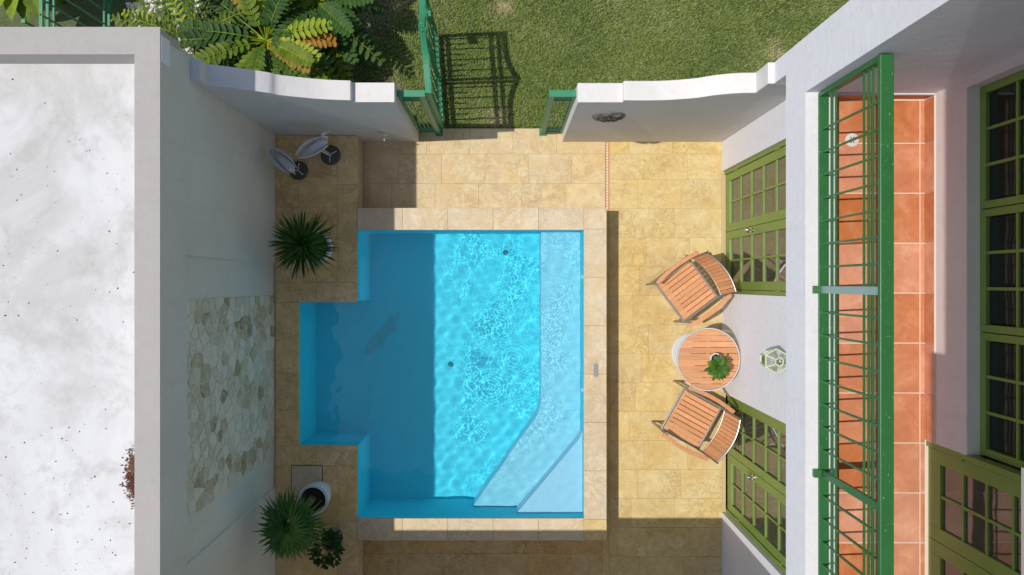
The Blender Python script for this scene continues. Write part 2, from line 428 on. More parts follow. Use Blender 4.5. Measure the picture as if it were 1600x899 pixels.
# slot drain with terracotta grille
dr = empty('slot_drain', (1.258, 1.3, 0), label='narrow slotted terracotta drain strip set into the patio tiles by the pool corner', cat='drain')
MB().box(1.236, 1.245, .92, 1.755, -.02, .0005).box(1.272, 1.281, .92, 1.755, -.02, .0005).build('drain_edge', 'terracotta_grille', dr)
B(1.245, 1.272, .92, 1.755, -.03, -.012).build('drain_channel', 'dark', dr)
y = .93
while y < 1.74:
    unit_piece('grille_bar', (.027, .020, .01), 'grout_white', dr, (1.2585, y + .01, -.0005), .002); y += .0345

# raised deck -----------------------------------------------------------------
deck = empty('raised_deck', (-2.26, 0, 0), kind='structure', label='raised travertine deck along the neighbour wall')
BX0, BX1, BY0, BY1 = -2.475, -1.769, -1.936, -.213     # bay of the pool
PX0, PX1, PY0, PY1 = -1.769, .934, -2.80, .645         # main pool
b = MB()
b.box(-2.78, XL - .003, BY1 + .02, 1.761, -.6, DZ - .016)
b.box(-2.78, BX0 - .02, BY0 - .02, BY1 + .02, -.6, DZ - .016)
b.box(-2.78, XL - .003, -8, BY0 - .02, -.6, DZ - .016)
b.build('deck_bed', 'travertine_pale', deck)
CB = .225
tile_rows(-2.738, XL - CB, [1.757, 1.62, 1.26, .90, .54, .18, BY1 + CB], deck, 'travertine_deck', DZ, L=.42)
tile_rows(-2.738, XL - CB, [BY0 - CB] + [BY0 - CB - .36 * k for k in range(1, 16)], deck, 'travertine_deck', DZ, L=.42)
def strip(x0, x1, y0, y1, n, along, parent, mat, name, z=DZ, thick=.045):
    for k in range(n):
        if along == 'x':
            p = x0 + (x1 - x0) * k / n; q = x0 + (x1 - x0) * (k + 1) / n
            unit_piece(name, (q - p - .002, y1 - y0 - .002, thick), mat, parent, ((p + q) / 2, (y0 + y1) / 2, z + random.uniform(-.001, .001)), .0025)
        else:
            p = y0 + (y1 - y0) * k / n; q = y0 + (y1 - y0) * (k + 1) / n
            unit_piece(name, (x1 - x0 - .002, q - p - .002, thick), mat, parent, ((x0 + x1) / 2, (p + q) / 2, z + random.uniform(-.001, .001)), .0025)
OV = .012
strip(XL - CB, XL + .004, BY1 + CB, 1.757, 3, 'y', deck, 'travertine_deck', 'edge_stone')
strip(XL - CB, XL + .004, -8, BY0 - CB, 9, 'y', deck, 'travertine_deck', 'edge_stone')
strip(-2.738, XL + .004, BY1 - OV, BY1 + CB, 2, 'x', deck, 'travertine_deck', 'edge_stone')
strip(-2.738, BX0 + OV, BY0 + OV, BY1 - OV, 4, 'y', deck, 'travertine_deck', 'edge_stone')
strip(-2.738, XL + .004, BY0 - CB, BY0 + OV, 2, 'x', deck, 'travertine_deck', 'edge_stone')

# pool --------------------------------------------------------------------------
pool = empty('swimming_pool', (-.4, -1.1, 0), kind='structure', label='small plunge pool with plaster tinted turquoise for water depth and raised travertine coping')
FZ, WZ = -.63, .30
b = MB()
t_ = .03
b.box(PX0 - .5 - .3, -.955, PY0 - t_, PY1 + t_, FZ - .1, FZ)
b.box(PX0 - t_, PX0, BY1, PY1 + t_, FZ, DZ - .05); b.box(PX0 - t_, PX0, PY0 - t_, BY0, FZ, DZ - .05)
b.box(PX0, PX1 + t_, PY1, PY1 + t_, FZ, DZ - .05); b.box(PX0, PX1 + t_, PY0 - t_, PY0, FZ, DZ - .05)
b.box(BX0 - t_, BX0, BY0, BY1, FZ, DZ - .05)
b.box(BX0 - t_, PX0 - t_, BY1, BY1 + t_, FZ, DZ - .05); b.box(BX0 - t_, PX0 - t_, BY0 - t_, BY0, FZ, DZ - .05)
b.build('basin', 'plaster_deep_tint', pool)
MB().box(-.955, PX1 + t_, PY0 - t_, PY1 + t_, FZ - .1, FZ).build('basin_floor', 'plaster_deep_tint', pool)
MB().box(PX1, PX1 + t_, PY0, PY1, FZ, DZ - .05).build('basin_wall', 'plaster_deep_tint', pool)
def rounded(poly, idx, r, n=6):
    out = []
    for i, p in enumerate(poly):
        if i not in idx: out.append(p); continue
        p = Vector(p); a = (Vector(poly[i - 1]) - p).normalized() * r; c = (Vector(poly[(i + 1) % len(poly)]) - p).normalized() * r
        for k in range(n + 1):
            t = k / n; q = (p + a) * (1 - t) ** 2 + p * 2 * t * (1 - t) + (p + c) * t * t; out.append((q.x, q.y))
    return out
e = .001
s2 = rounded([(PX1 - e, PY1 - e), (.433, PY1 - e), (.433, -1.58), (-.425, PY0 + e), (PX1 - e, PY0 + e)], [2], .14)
MB().prism(s2, FZ + .001, -.17).build('step', 'plaster_mid_tint', pool, bevel=.012, fixn=True)
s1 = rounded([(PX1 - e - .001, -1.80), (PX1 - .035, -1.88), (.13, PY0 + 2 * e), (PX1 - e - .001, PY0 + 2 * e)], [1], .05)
MB().prism(s1, -.169, .14).build('step', 'plaster_shallow_tint', pool, bevel=.012, fixn=True)
# raised masonry below the coping (east, north, south)
b = MB()
b.box(PX1 + t_, 1.175, -3.03, .88, -.7, DZ - .045)
b.box(XL + .012, PX1 + t_, PY1 + t_, .88, -.7, DZ - .045); b.box(XL + .012, PX1 + t_, -3.03, PY0 - t_, -.7, DZ - .045)
b.build('pool_wall', 'travertine_pale', pool)
strip(PX1 - OV, 1.192, PY0 - .0, PY1, 6, 'y', pool, 'travertine_pale', 'coping_stone')
strip(PX1 - OV, 1.192, PY1, .896, 1, 'x', pool, 'travertine_pale', 'coping_stone')
strip(PX1 - OV, 1.192, -3.05, PY0, 1, 'x', pool, 'travertine_gold', 'coping_stone')
strip(XL + .006, PX1 - OV, PY1 - OV, .896, 5, 'x', pool, 'travertine_pale', 'coping_stone')
strip(XL + .006, PX1 - OV, -3.05, PY0 + OV, 5, 'x', pool, 'travertine_pale', 'coping_stone')
# fittings
for (x, y) in ((-.01, .40), (-.72, -1.05)):
    MB().lathe([(.035, FZ), (.034, FZ + .008), (.02, FZ + .012)], x, y, 16).build('floor_drain', 'drain_teal', pool)
for y in (.08, -1.29):
    MB().tube([(PX1 + .005, y, .19), (PX1 - .025, y, .19)], [.03, .022], 12).build('return_fitting', 'pot_white', pool)
pl = MB(); pts = []
for k in range(16):
    a = math.pi * k / 15 if k < 8 else math.pi * k / 15
for sgn, cy in ((1, .055), (-1, -.055)):
    for k in range(9):
        a = (0 if sgn > 0 else math.pi) + math.pi * k / 8
        pts.append((1.063 + .026 * math.cos(a), -1.03 + cy + .026 * math.sin(a)))
pl.prism(pts, DZ - .002, DZ + .006).build('coping_plate', 'steel', pool)

# water: one closed body, fine ripples on its surface
def water():
    step = .008
    x0, x1, y0, y1 = BX0 - .01, PX1 + .01, PY0 - .01, PY1 + .01
    nx = int(round((x1 - x0) / step)); ny = int(round((y1 - y0) / step))
    xs = np.linspace(x0, x1, nx + 1); yv = np.linspace(y0, y1, ny + 1)
    GX, GY = np.meshgrid(xs, yv, indexing='ij')
    h = np.zeros_like(GX)
    # gentle swell
    r = np.random.default_rng(3)
    for k in range(26):
        a = r.uniform(0, 2 * math.pi); lam = r.uniform(.10, .45); h += .00016 * (lam / .2) * np.sin(2 * math.pi * (GX * math.cos(a) + GY * math.sin(a)) / lam + r.uniform(0, 6.28))
    # short ripples travelling out from many drips and from the two return jets
    def win(x, lo, hi): return np.clip((x - lo) / (hi - lo), 0, 1)
    fine = np.zeros_like(GX)
    def field(lo, hi, seed, p=1.0):
        q = np.random.default_rng(seed); f = np.fft.fft2(q.normal(size=GX.shape))
        kx = np.fft.fftfreq(GX.shape[0], step)[:, None]; ky = np.fft.fftfreq(GX.shape[1], step)[None, :]
        K = np.hypot(kx, ky) + 1e-6; k1, k2 = 1 / hi, 1 / lo
        F = np.exp(-((np.log(K) - .5 * (math.log(k1) + math.log(k2))) / (.5 * (math.log(k2) - math.log(k1)))) ** 2) / K ** p
        v = np.real(np.fft.ifft2(f * F)); return v / v.std()
    patch = np.clip(.62 + .38 * field(.35, 1.1, 11), .12, 1.5)
    fine = (field(.030, .052, 5) * .62 + field(.055, .12, 6) * 1.5) * patch
    # stronger agitation where drops fall and the return jets stir
    for (cx, cy, lam, rad, am) in ((-.55, -1.37, .045, .26, 2.2), (-.25, -1.0, .05, .22, 1.6), (-.45, -.55, .04, .24, 1.6), (.28, -1.2, .045, .2, 1.2), (.1, -.3, .05, .2, 1.0)):
        d = np.hypot(GX - cx, (GY - cy) * 1.1) + .012 * np.sin(GX * 23) * np.sin(GY * 19); fine += .65 * am * np.sin(2 * math.pi * (d + .01 * patch) / lam) * np.exp(-(d / rad) ** 2)
    # distinct expanding rings
    for (cx, cy, r0, am) in ((-.705, -1.0, .055, 3.5), (-.705, -1.0, .095, 3.), (.37, -.30, .11, 3.), (.37, -.30, .15, 2.), (.73, -.33, .06, 2.5), (.62, -.72, .03, 4), (.68, -.55, .022, 4), (-.76, -.62, .035, 3), (.02, -.13, .06, 2), (-.15, .25, .05, 2), (.30, -.62, .03, 3), (-.3, .43, .06, 2)):
        d = np.hypot(GX - cx, GY - cy); fine += am * np.cos(2 * math.pi * (d - r0) / .024) * np.exp(-((d - r0) / .012) ** 2)
    h += RIP * fine * (.1 + .9 * win(GX, -1.25, -.85)) * (.35 + .65 * win(GY, -2.5, -1.7)) * (1 - .35 * win(GX, .4, .9))
    h[0, :] = h[-1, :] = 0
    idx = -np.ones((nx + 1, ny + 1), int)
    xc = (xs[:-1] + xs[1:]) / 2; yc = (yv[:-1] + yv[1:]) / 2
    CX, CY = np.meshgrid(xc, yc, indexing='ij')
    cell = (CX > PX0 - .01) | ((CY > BY0 - .01) & (CY < BY1 + .01))
    ii, jj = np.nonzero(cell)
    corners = [(ii, jj), (ii + 1, jj), (ii + 1, jj + 1), (ii, jj + 1)]
    used = np.zeros((nx + 1, ny + 1), bool)
    for a, c in corners: used[a, c] = True
    idx[used] = np.arange(used.sum())
    V = np.stack([GX[used], GY[used], WZ + h[used]], 1)
    F = np.stack([idx[a, c] for a, c in corners], 1)
    n = len(V)
    # boundary edges -> side walls; bottom polygon
    faces = F.tolist()
    from collections import defaultdict
    E = {}
    for f in F:
        for a, c in ((f[0], f[1]), (f[1], f[2]), (f[2], f[3]), (f[3], f[0])):
            if (c, a) in E: del E[(c, a)]
            else: E[(a, c)] = 1
    nxt = {a: c for (a, c) in E}
    start = next(iter(nxt)); loop = [start]; c = nxt[start]
    while c != start: loop.append(c); c = nxt[c]
    bot = []; verts = V.tolist()
    for v in loop: bot.append(len(verts)); verts.append((verts[v][0], verts[v][1], FZ - .05))
    m = len(loop)
    for k in range(m):
        faces.append([loop[(k + 1) % m], loop[k], bot[k], bot[(k + 1) % m]])
    faces.append(bot[::-1])
    me = bpy.data.meshes.new('pool_water'); me.from_pydata(verts, [], faces); me.update()
    sm = [True] * len(F) + [False] * (m + 1)
    me.polygons.foreach_set('use_smooth', sm)
    o = link('pool_water', me, 'pool_water')
    # keep the surface normals from bending down at the rim
    return tag(o, kind='structure', label='clear rippled turquoise pool water')
RIP = .000095
wat = water()

# ------------------------------------------------------------------ left neighbour building
LX = -2.74; RZ = 2.86; CZ = 3.096
nb = empty('neighbour_building', (-4.4, -2, 0), label='grey stuccoed flat roofed building on the left with white roof and parapet', cat='building')
NY0, NY1, NZ = -2.42, .24, 2.64    # wall niche
b = MB()
b.box(-7, LX - .022, -9, 2.0, -.5, RZ - .002)                                  # body
b.box(LX - .022, LX, NY1, 1.95, -.5, CZ - .0065); b.box(LX - .022, LX, -9, NY0, -.5, CZ - .0065); b.box(LX - .022, LX, NY0, NY1, NZ, CZ - .0065)
b.build('wall', 'stucco_left', nb)
B(-7, LX - .2, -9, 1.81, RZ - .002, RZ).build('roof', 'roof_coating', nb)
b = MB(); b.box(LX - .203, LX, -9, 1.813, CZ - .006, CZ); b.box(-7, LX, 1.813, 2.03, CZ - .006, CZ)
b.build('parapet_cap', 'cap_grey', nb)
b = MB(); b.box(LX - .20, LX - .022, -9, 1.813, RZ - .1, CZ - .006); b.box(-7, LX - .001, 1.813, 2.02, RZ - .1, CZ - .006)
b.build('parapet', 'stucco_parapet', nb)
B(LX + .001, LX + .006, 1.755, 1.97, CZ - .15, CZ - .008).build('parapet_moulding', 'block_white', nb, bevel=.006)
# stone cladding in the niche
SY0, SY1, SZ0 = -2.04, -.14, DZ
clad = B(LX - .03, LX - .016, SY0, SY1, SZ0, NZ).build('stone_cladding', 'cladding_mortar', nb)
def clip(poly, nxv, nyv, c):
    out = []
    for i in range(len(poly)):
        p = poly[i]; q = poly[(i + 1) % len(poly)]
        dp = p[0] * nxv + p[1] * nyv - c; dq = q[0] * nxv + q[1] * nyv - c
        if dp <= 0: out.append(p)
        if dp * dq < 0:
            t = dp / (dp - dq); out.append((p[0] + (q[0] - p[0]) * t, p[1] + (q[1] - p[1]) * t))
    return out
seeds = []
tries = 0
while len(seeds) < 240 and tries < 20000:
    tries += 1
    p = (random.uniform(SY0, SY1), random.uniform(SZ0, NZ)); md = random.choice([.085, .11, .14, .19])
    if all(math.hypot(p[0] - q[0], (p[1] - q[1]) * .85) > md * (1 if q[2] > .12 else .85) for q in seeds): seeds.append((p[0], p[1], md))
for i, (a, c, wgt) in enumerate(seeds):
    poly = [(SY0, SZ0), (SY1, SZ0), (SY1, NZ), (SY0, NZ)]
    for j, (a2, c2, w2) in enumerate(seeds):
        if i == j or math.hypot(a - a2, c - c2) > .7: continue
        dx, dz = a2 - a, c2 - c; L = math.hypot(dx, dz); dx /= L; dz /= L
        poly = clip(poly, dx, dz, a * dx + c * dz + L * (.5 + .25 * (wgt - w2)) - .0035)
        if not poly: break
    if len(poly) < 3: continue
    cy_ = sum(p[0] for p in poly) / len(poly); cz_ = sum(p[1] for p in poly) / len(poly)
    # roughen outline: midpoints jittered inwards
    rp = []
    for k in range(len(poly)):
        p = poly[k]; q = poly[(k + 1) % len(poly)]
        f = random.uniform(.955, 1.0); rp.append((cy_ + (p[0] - cy_) * f, cz_ + (p[1] - cz_) * f))
        if math.hypot(p[0] - q[0], p[1] - q[1]) > .07:
            m = ((p[0] + q[0]) / 2, (p[1] + q[1]) / 2); f = random.uniform(.93, 1.0)
            rp.append((cy_ + (m[0] - cy_) * f, cz_ + (m[1] - cz_) * f))
    n = len(rp); th = random.uniform(.004, .008); mb = MB(); x0 = LX - .0155; tl = [random.uniform(-.004, .004) for _ in range(2)]
    vs = [(x0, p[0], p[1]) for p in rp] + [(x0 + th * .7, cy_ + (p[0] - cy_) * .985, cz_ + (p[1] - cz_) * .985) for p in rp] + \
         [(x0 + th + (p[0] - cy_) * tl[0] * 8 + (p[1] - cz_) * tl[1] * 8, cy_ + (p[0] - cy_) * .955, cz_ + (p[1] - cz_) * .955) for p in rp]
    mb.add(vs, [tuple(range(2 * n, 3 * n))] + [(k, (k + 1) % n, n + (k + 1) % n, n + k) for k in range(n)] + [(n + k, n + (k + 1) % n, 2 * n + (k + 1) % n, 2 * n + k) for k in range(n)])
    mb.build('stone', 'cladding_stone', clad)

# debris on the roof
def debris(name, pts, mat, label, cat=None, kind=None, size=(.012, .03)):
    mb = MB()
    for (x, y, z) in pts:
        a = random.uniform(0, 6.28); L = random.uniform(*size); el = random.uniform(-.1, .5)
        d = Vector((math.cos(a), math.sin(a), el)); mb.leaf((x, y, z), d, (random.uniform(-.6, .6), random.uniform(-.6, .6), 1), L, L * random.uniform(.3, .6), .3, 3, .3)
    return mb.build(name, mat, label=label, cat=cat, kind=kind)
pts = []
for _ in range(520):
    u = abs(random.gauss(0, .045)); v = random.gauss(0, .11)
    if u < .14 * (1 - (v / .32) ** 2): pts.append((-3.055 - u, -1.58 + v, RZ + .004 + random.uniform(0, .03) * max(0, 1 - u / .1)))
debris('dry_leaf_pile', pts, 'leaf_dead', 'small heap of dry brown leaves against the parapet on the white roof', 'leaf pile', 'stuff')
pts = [(random.uniform(-4.3, -2.97), random.uniform(-2.6, 1.75), RZ + .002) for _ in range(110)]
pts += [(-3.75 + random.gauss(0, .5), -1.9 + random.gauss(0, .4), RZ + .002) for _ in range(60)]
pts = [p for p in pts if p[0] < -2.96]
debris('roof_litter', pts, 'dark', 'dark specks of litter scattered over the white roof', None, 'stuff', (.006, .022))

# ------------------------------------------------------------------ garden walls
WY0, WY1 = 1.761, 1.95
def wall_profile(name, prof, label, capmat='stucco_white'):
    root = empty(name, ((prof[0][0] + prof[-1][0]) / 2, (WY0 + WY1) / 2, 0), label=label, cat='wall')
    poly = [(prof[0][0], -.3)] + [(prof[-1][0], -.3)] + [(x, z) for x, z in reversed(prof)]
    # orient: prism in x-z plane extruded along y
    mb = MB(); mb.prism(poly, WY0, WY1, xf=lambda v: (v[0], v[2], v[1]))
    mb.build('wall_body', capmat, root, bevel=.006, fixn=True)
    return root
def smooth_prof(pts, n=8):
    out = []
    for i in range(len(pts) - 1):
        p0 = pts[max(i - 1, 0)]; p1 = pts[i]; p2 = pts[i + 1]; p3 = pts[min(i + 2, len(pts) - 1)]
        for k in range(n):
            t = k / n
            out.append(tuple(.5 * (2 * p1[c] + (p2[c] - p0[c]) * t + (2 * p0[c] - 5 * p1[c] + 4 * p2[c] - p3[c]) * t * t + (3 * p1[c] - p0[c] - 3 * p2[c] + p3[c]) * t ** 3) for c in (0, 1)))
    out.append(pts[-1]); return out
stucco('stucco_court', (.68, .66, .64), (.55, .51, .46), .45)
rp = [(.695, 1.86), (1.13, 1.86)] + smooth_prof([(1.131, 1.932), (1.49, 1.935), (1.78, 2.01), (1.95, 2.11), (2.13, 2.175), (2.307, 2.19)]) + [(2.308, 2.48), (2.684, 2.48)]
rw = wall_profile('garden_wall', rp, 'white garden wall right of the gate with a curved top rising to the house', 'stucco_court')
lp = [(-2.738, 2.58), (-2.657, 2.58), (-2.656, 2.43)] + smooth_prof([(-2.655, 2.43), (-2.45, 2.335), (-2.21, 2.2), (-2.106, 2.11), (-1.78, 1.98), (-1.50, 1.935)]) + [(-1.49, 1.868), (-1.087, 1.868)]
lw = wall_profile('garden_wall', lp, 'shaded white garden wall left of the gate with a curved top', 'stucco_court')

# wall plaque (oval carved face-like medallion, plain rosette)
pq = empty('wall_plaque', (1.075, WY0, 1.32), label='round carved dark stone plaque hung on the right garden wall', cat='plaque')
mb = MB(); R_ = .172; vs = []; fs = []; N1, N2 = 28, 6
for i in range(N2 + 1):
    for k in range(N1):
        r = R_ * (1 - i / N2 * .999); a = 2 * math.pi * k / N1
        bul = .018 + .022 * math.sqrt(max(0, 1 - (r / R_) ** 2)) + .007 * math.cos(7 * a) * (r / R_) + random.uniform(-.006, .006)
        if i == 0: bul = 0.012
        vs.append((1.075 + r * math.cos(a), WY0 - bul, 1.33 + r * math.sin(a)))
for i in range(N2):
    for k in range(N1): fs.append((i * N1 + k, i * N1 + (k + 1) % N1, (i + 1) * N1 + (k + 1) % N1, (i + 1) * N1 + k))
mb.add(vs, fs)
for k in range(N1):
    a = 2 * math.pi * k / N1; a2 = 2 * math.pi * (k + 1) / N1
    mb.add([(1.075 + R_ * math.cos(a), WY0 - .012, 1.33 + R_ * math.sin(a)), (1.075 + R_ * math.cos(a2), WY0 - .012, 1.33 + R_ * math.sin(a2)), (1.075 + R_ * math.cos(a2), WY0, 1.33 + R_ * math.sin(a2)), (1.075 + R_ * math.cos(a), WY0, 1.33 + R_ * math.sin(a))], [(0, 1, 2, 3)])
mb.build('medallion', 'stone_dark', pq)
mb = MB()
for k in range(8):
    a = 2 * math.pi * k / 8 + .2; mb.leaf((1.075 + .03 * math.cos(a), WY0 - .05, 1.33 + .03 * math.sin(a)), (math.cos(a), .12, math.sin(a)), (0, -1, 0), .10, .045, 0, 4, .4)
mb.build('carved_leaf', 'stone_dark', pq)

fa = empty('wall_tap', (-1.43, WY0, .54), label='small chrome tap low on the shaded garden wall', cat='tap')
MB().tube([(-1.43, WY0, .54), (-1.43, WY0 - .07, .54), (-1.43, WY0 - .09, .51)], .012, 8).build('spout', 'chrome', fa)
MB().bar((-1.475, WY0 - .045, .565), (-1.385, WY0 - .045, .565), .012, .012).build('handle', 'chrome', fa)

# ------------------------------------------------------------------ gate and side grilles
GY = 1.88
def side_grille(x0, x1, post, label):
    r = empty('side_grille', (x0, GY, 0), label=label, cat='grille', group='fixed green grilles beside the gate')
    z1 = 1.70; n = x1 - x0
    MB().bar((post, GY, 0), (post, GY, z1), .055, .055).build('post', 'green_gate', r)
    B(post - .045, post + .045, GY - .045, GY + .045, 0, .012).build('base_plate', 'green_gate', r)
    other = x0 if abs(post - x1) < .01 else x1
    MB().bar((other, GY, 0.02), (other, GY, z1), .03, .03).build('post', 'green_gate', r)
    lo, hi = min(x0, x1) , max(x0, x1)
    B(lo - .03, hi + .03, GY - .028, GY + .035, z1, z1 + .03).build('top_rail', 'green_gate', r)
    for z in (.06, .16, .22, 1.50, 1.60): MB().bar((lo, GY, z), (hi, GY, z), .025, .018).build('rail', 'green_gate', r)
    for k in range(1, 5):
        x = lo + (hi - lo) * k / 5
        MB().bar((x, GY, .06), (x, GY, z1 if k % 2 == 0 else .55), .012, .012).build('bar', 'green_gate', r)
side_grille(-1.07, -.837, -.837, 'narrow green metal side grille left of the open gate')
side_grille(.68, .454, .454, 'narrow green metal side grille right of the gateway')
GL = 1.19
gr = empty('garden_gate', (-.785, 1.915, 0), rz=math.atan2(1.18, -.085), label='tall green metal gate leaf standing open over the lawn', cat='gate')
def gb(name, *pieces):
    mb = MB()
    for p in pieces: mb.bar(*p)
    return mb.build(name, 'green_gate', gr, local=True)
z0 = .09
gb('bottom_rail', ((0, 0, z0), (GL, 0, z0), .04, .05))
gb('hinge_stile', ((.02, 0, z0), (.02, 0, 1.60), .045, .045))
gb('lock_stile', ((GL - .02, 0, z0), (GL - .02, 0, 1.60), .045, .045))
gb('middle_stile', ((.57, 0, z0), (.57, 0, 1.84), .03, .035)); gb('middle_stile', ((.615, 0, z0), (.615, 0, 1.84), .03, .035))
def topz(x):
    u = abs(x - .5925) / .57; return 1.60 + .25 * max(0, 1 - u) ** 3.2
def toprail(xa, xb):
    mb = MB(); N = 14
    for k in range(N):
        a = xa + (xb - xa) * k / N; c = xa + (xb - xa) * (k + 1) / N
        mb.bar((a, 0, topz(a)), (c, 0, topz(c)), .06, .03)
    mb.build('top_rail', 'green_gate', gr, local=True)
toprail(0, .5925); toprail(.5925, GL)
for z in (.22, .28, 1.25, 1.31, 1.43, 1.48):
    gb('rail', ((.03, 0, z), (.56, 0, z), .018, .022)); gb('rail', ((.63, 0, z), (GL - .03, 0, z), .018, .022))
k = 0
for xa in (0.02, .63):
    for i in range(8):
        x = xa + .035 + i * .066
        if x > GL - .04: continue
        gb('bar', ((x, 0, z0), (x, 0, topz(x) if i % 2 else .62), .017, .017))
gb('lock_box', ((GL - .14, 0, .85), (GL - .02, 0, .85), .05, .15))
gb('latch', ((GL - .08, -.05, .85), (GL - .08, .06, .85), .02, .02))

# ------------------------------------------------------------------ house
hs = empty('house', (4.5, -1, 0), label='white two storey house on the right with balcony and green doors', cat='house')
HX = 2.364; SZb, SZt = 2.73, 3.10; BF = 2.95; UX = 3.41
D1 = (-.125, 1.395); D2 = (-2.85, -1.350); DH = 2.12
b = MB()
for (ya, yb) in ((-9, D2[0]), (D2[1], D1[0]), (D1[1], 1.94)): b.box(XR, XR + .3, ya, yb, -.3, SZb)
for d in (D1, D2): b.box(XR, XR + .3, d[0], d[1], DH, SZb)
b.box(XR + .3, 7.5, -9, 1.94, -.3, SZb)
b.build('ground_floor_wall', 'stucco_house', hs)
b = MB()
b.box(HX, 7.4, -9, 1.512, SZb, BF - .02)            # slab
b.box(HX, 2.60, -9, 1.512, BF - .02, SZt)           # kerb
b.box(HX, 7.4, 1.512, 1.948, SZb, 6.4); b.box(HX, 2.7, 1.763, 1.948, SZb - .25, SZb)   # wing wall
b.build('balcony_slab', 'stucco_house', hs)
B(HX - .002, 2.602, -9, 1.509, SZt, SZt + .006).build('kerb_cap', 'stucco_white', hs)
# upper wall
WYa, WYb, SILL, WTOP = -1.266, 1.45, 3.44, 5.4
D3 = (-2.83, -1.275)
b = MB()
b.box(UX, UX + .3, D3[1], 1.512, BF - .02, SILL); b.box(UX, UX + .3, WYb, 1.512, SILL, WTOP)
b.box(UX, UX + .3, -9, D3[0], BF - .02, 5.1)
b.box(UX, UX + .3, -9, D3[1], 5.1, WTOP); b.box(UX, UX + .3, -9, 1.512, WTOP, 6.2)
b.box(UX + .3, 7.3, -9, 1.512, BF - .02, 6.2)
b.build('upper_wall', 'plaster_pink', hs)
B(UX + .002, UX + .11, WYa, WYb, SILL, SILL + .004).build('window_sill', 'stucco_left', hs)
# roof eaves above, outside the frame
b = MB(); b.box(1.83, 8, -.62, 2.6, 6.2, 6.42); b.box(1.735, 8, -9, -.62, 6.2, 6.42)
b.build('roof', 'cap_grey', hs)
B(-2.94, HX - .002, -4.7, -2.985, 2.76, 3.0).build('terrace_roof', 'cap_grey', hs)
# balcony floor tiles
fl = B(2.60, UX + .08, -9, 1.508, BF - .02, BF - .004).build('balcony_floor', 'grout_white', hs)
ty = [1.49] + [(443 - yy) * 5.55 / 1067 for yy in (224, 302, 381, 459, 537, 615, 693, 772, 850)]
p_ = .4064; ty = [1.49, (443 - 302) * 5.55 / 1067 + p_] + [(443 - 302) * 5.55 / 1067 - p_ * k for k in range(0, 14)]
for a, c in zip(ty, ty[1:]):
    for (xa, xb) in ((2.604, 2.955), (2.955, 3.365), (3.365, 3.408)):
        unit_piece('floor_tile', (xb - xa - .008, a - c - .008, .01), 'terracotta', fl, ((xa + xb) / 2, (a + c) / 2, BF + random.uniform(-.001, .001)), .002)
sk = MB()
for a, c in zip(ty, ty[1:]):
    if a > 1.50 or a < D3[1] + .05: continue
    c = max(c, D3[1] + .005)
    B(UX - .012, UX - .001, c + .003, a - .003, BF - .003, BF + .125).build('skirting_tile', 'terracotta', fl)
B(UX - .010, UX - .001, D3[1] + .005, 1.497, BF + .125, BF + .13).build('skirting_edge', 'grout_white', fl)
for xa, xb in ((2.61, 3.0), (3.003, 3.39)):
    B(xa, xb, 1.497, 1.508, BF - .003, BF + .11).build('skirting_tile', 'terracotta', fl)
B(2.604, 3.40, 1.498, 1.509, BF + .11, BF + .135).build('skirting_edge', 'stucco_white', fl)
MB().lathe([(.055, BF), (.055, BF + .004), (.03, BF + .007)], 2.81, 1.165, 24).build('floor_drain', 'drain_cover', fl)
mb = MB()
for k in range(6):
    a = math.pi * k / 3; mb.bar((2.81 + .012 * math.cos(a), 1.165 + .012 * math.sin(a), BF + .008), (2.81 + .028 * math.cos(a), 1.165 + .028 * math.sin(a), BF + .008), .007, .003)
mb.build('drain_slot', 'dark', fl)

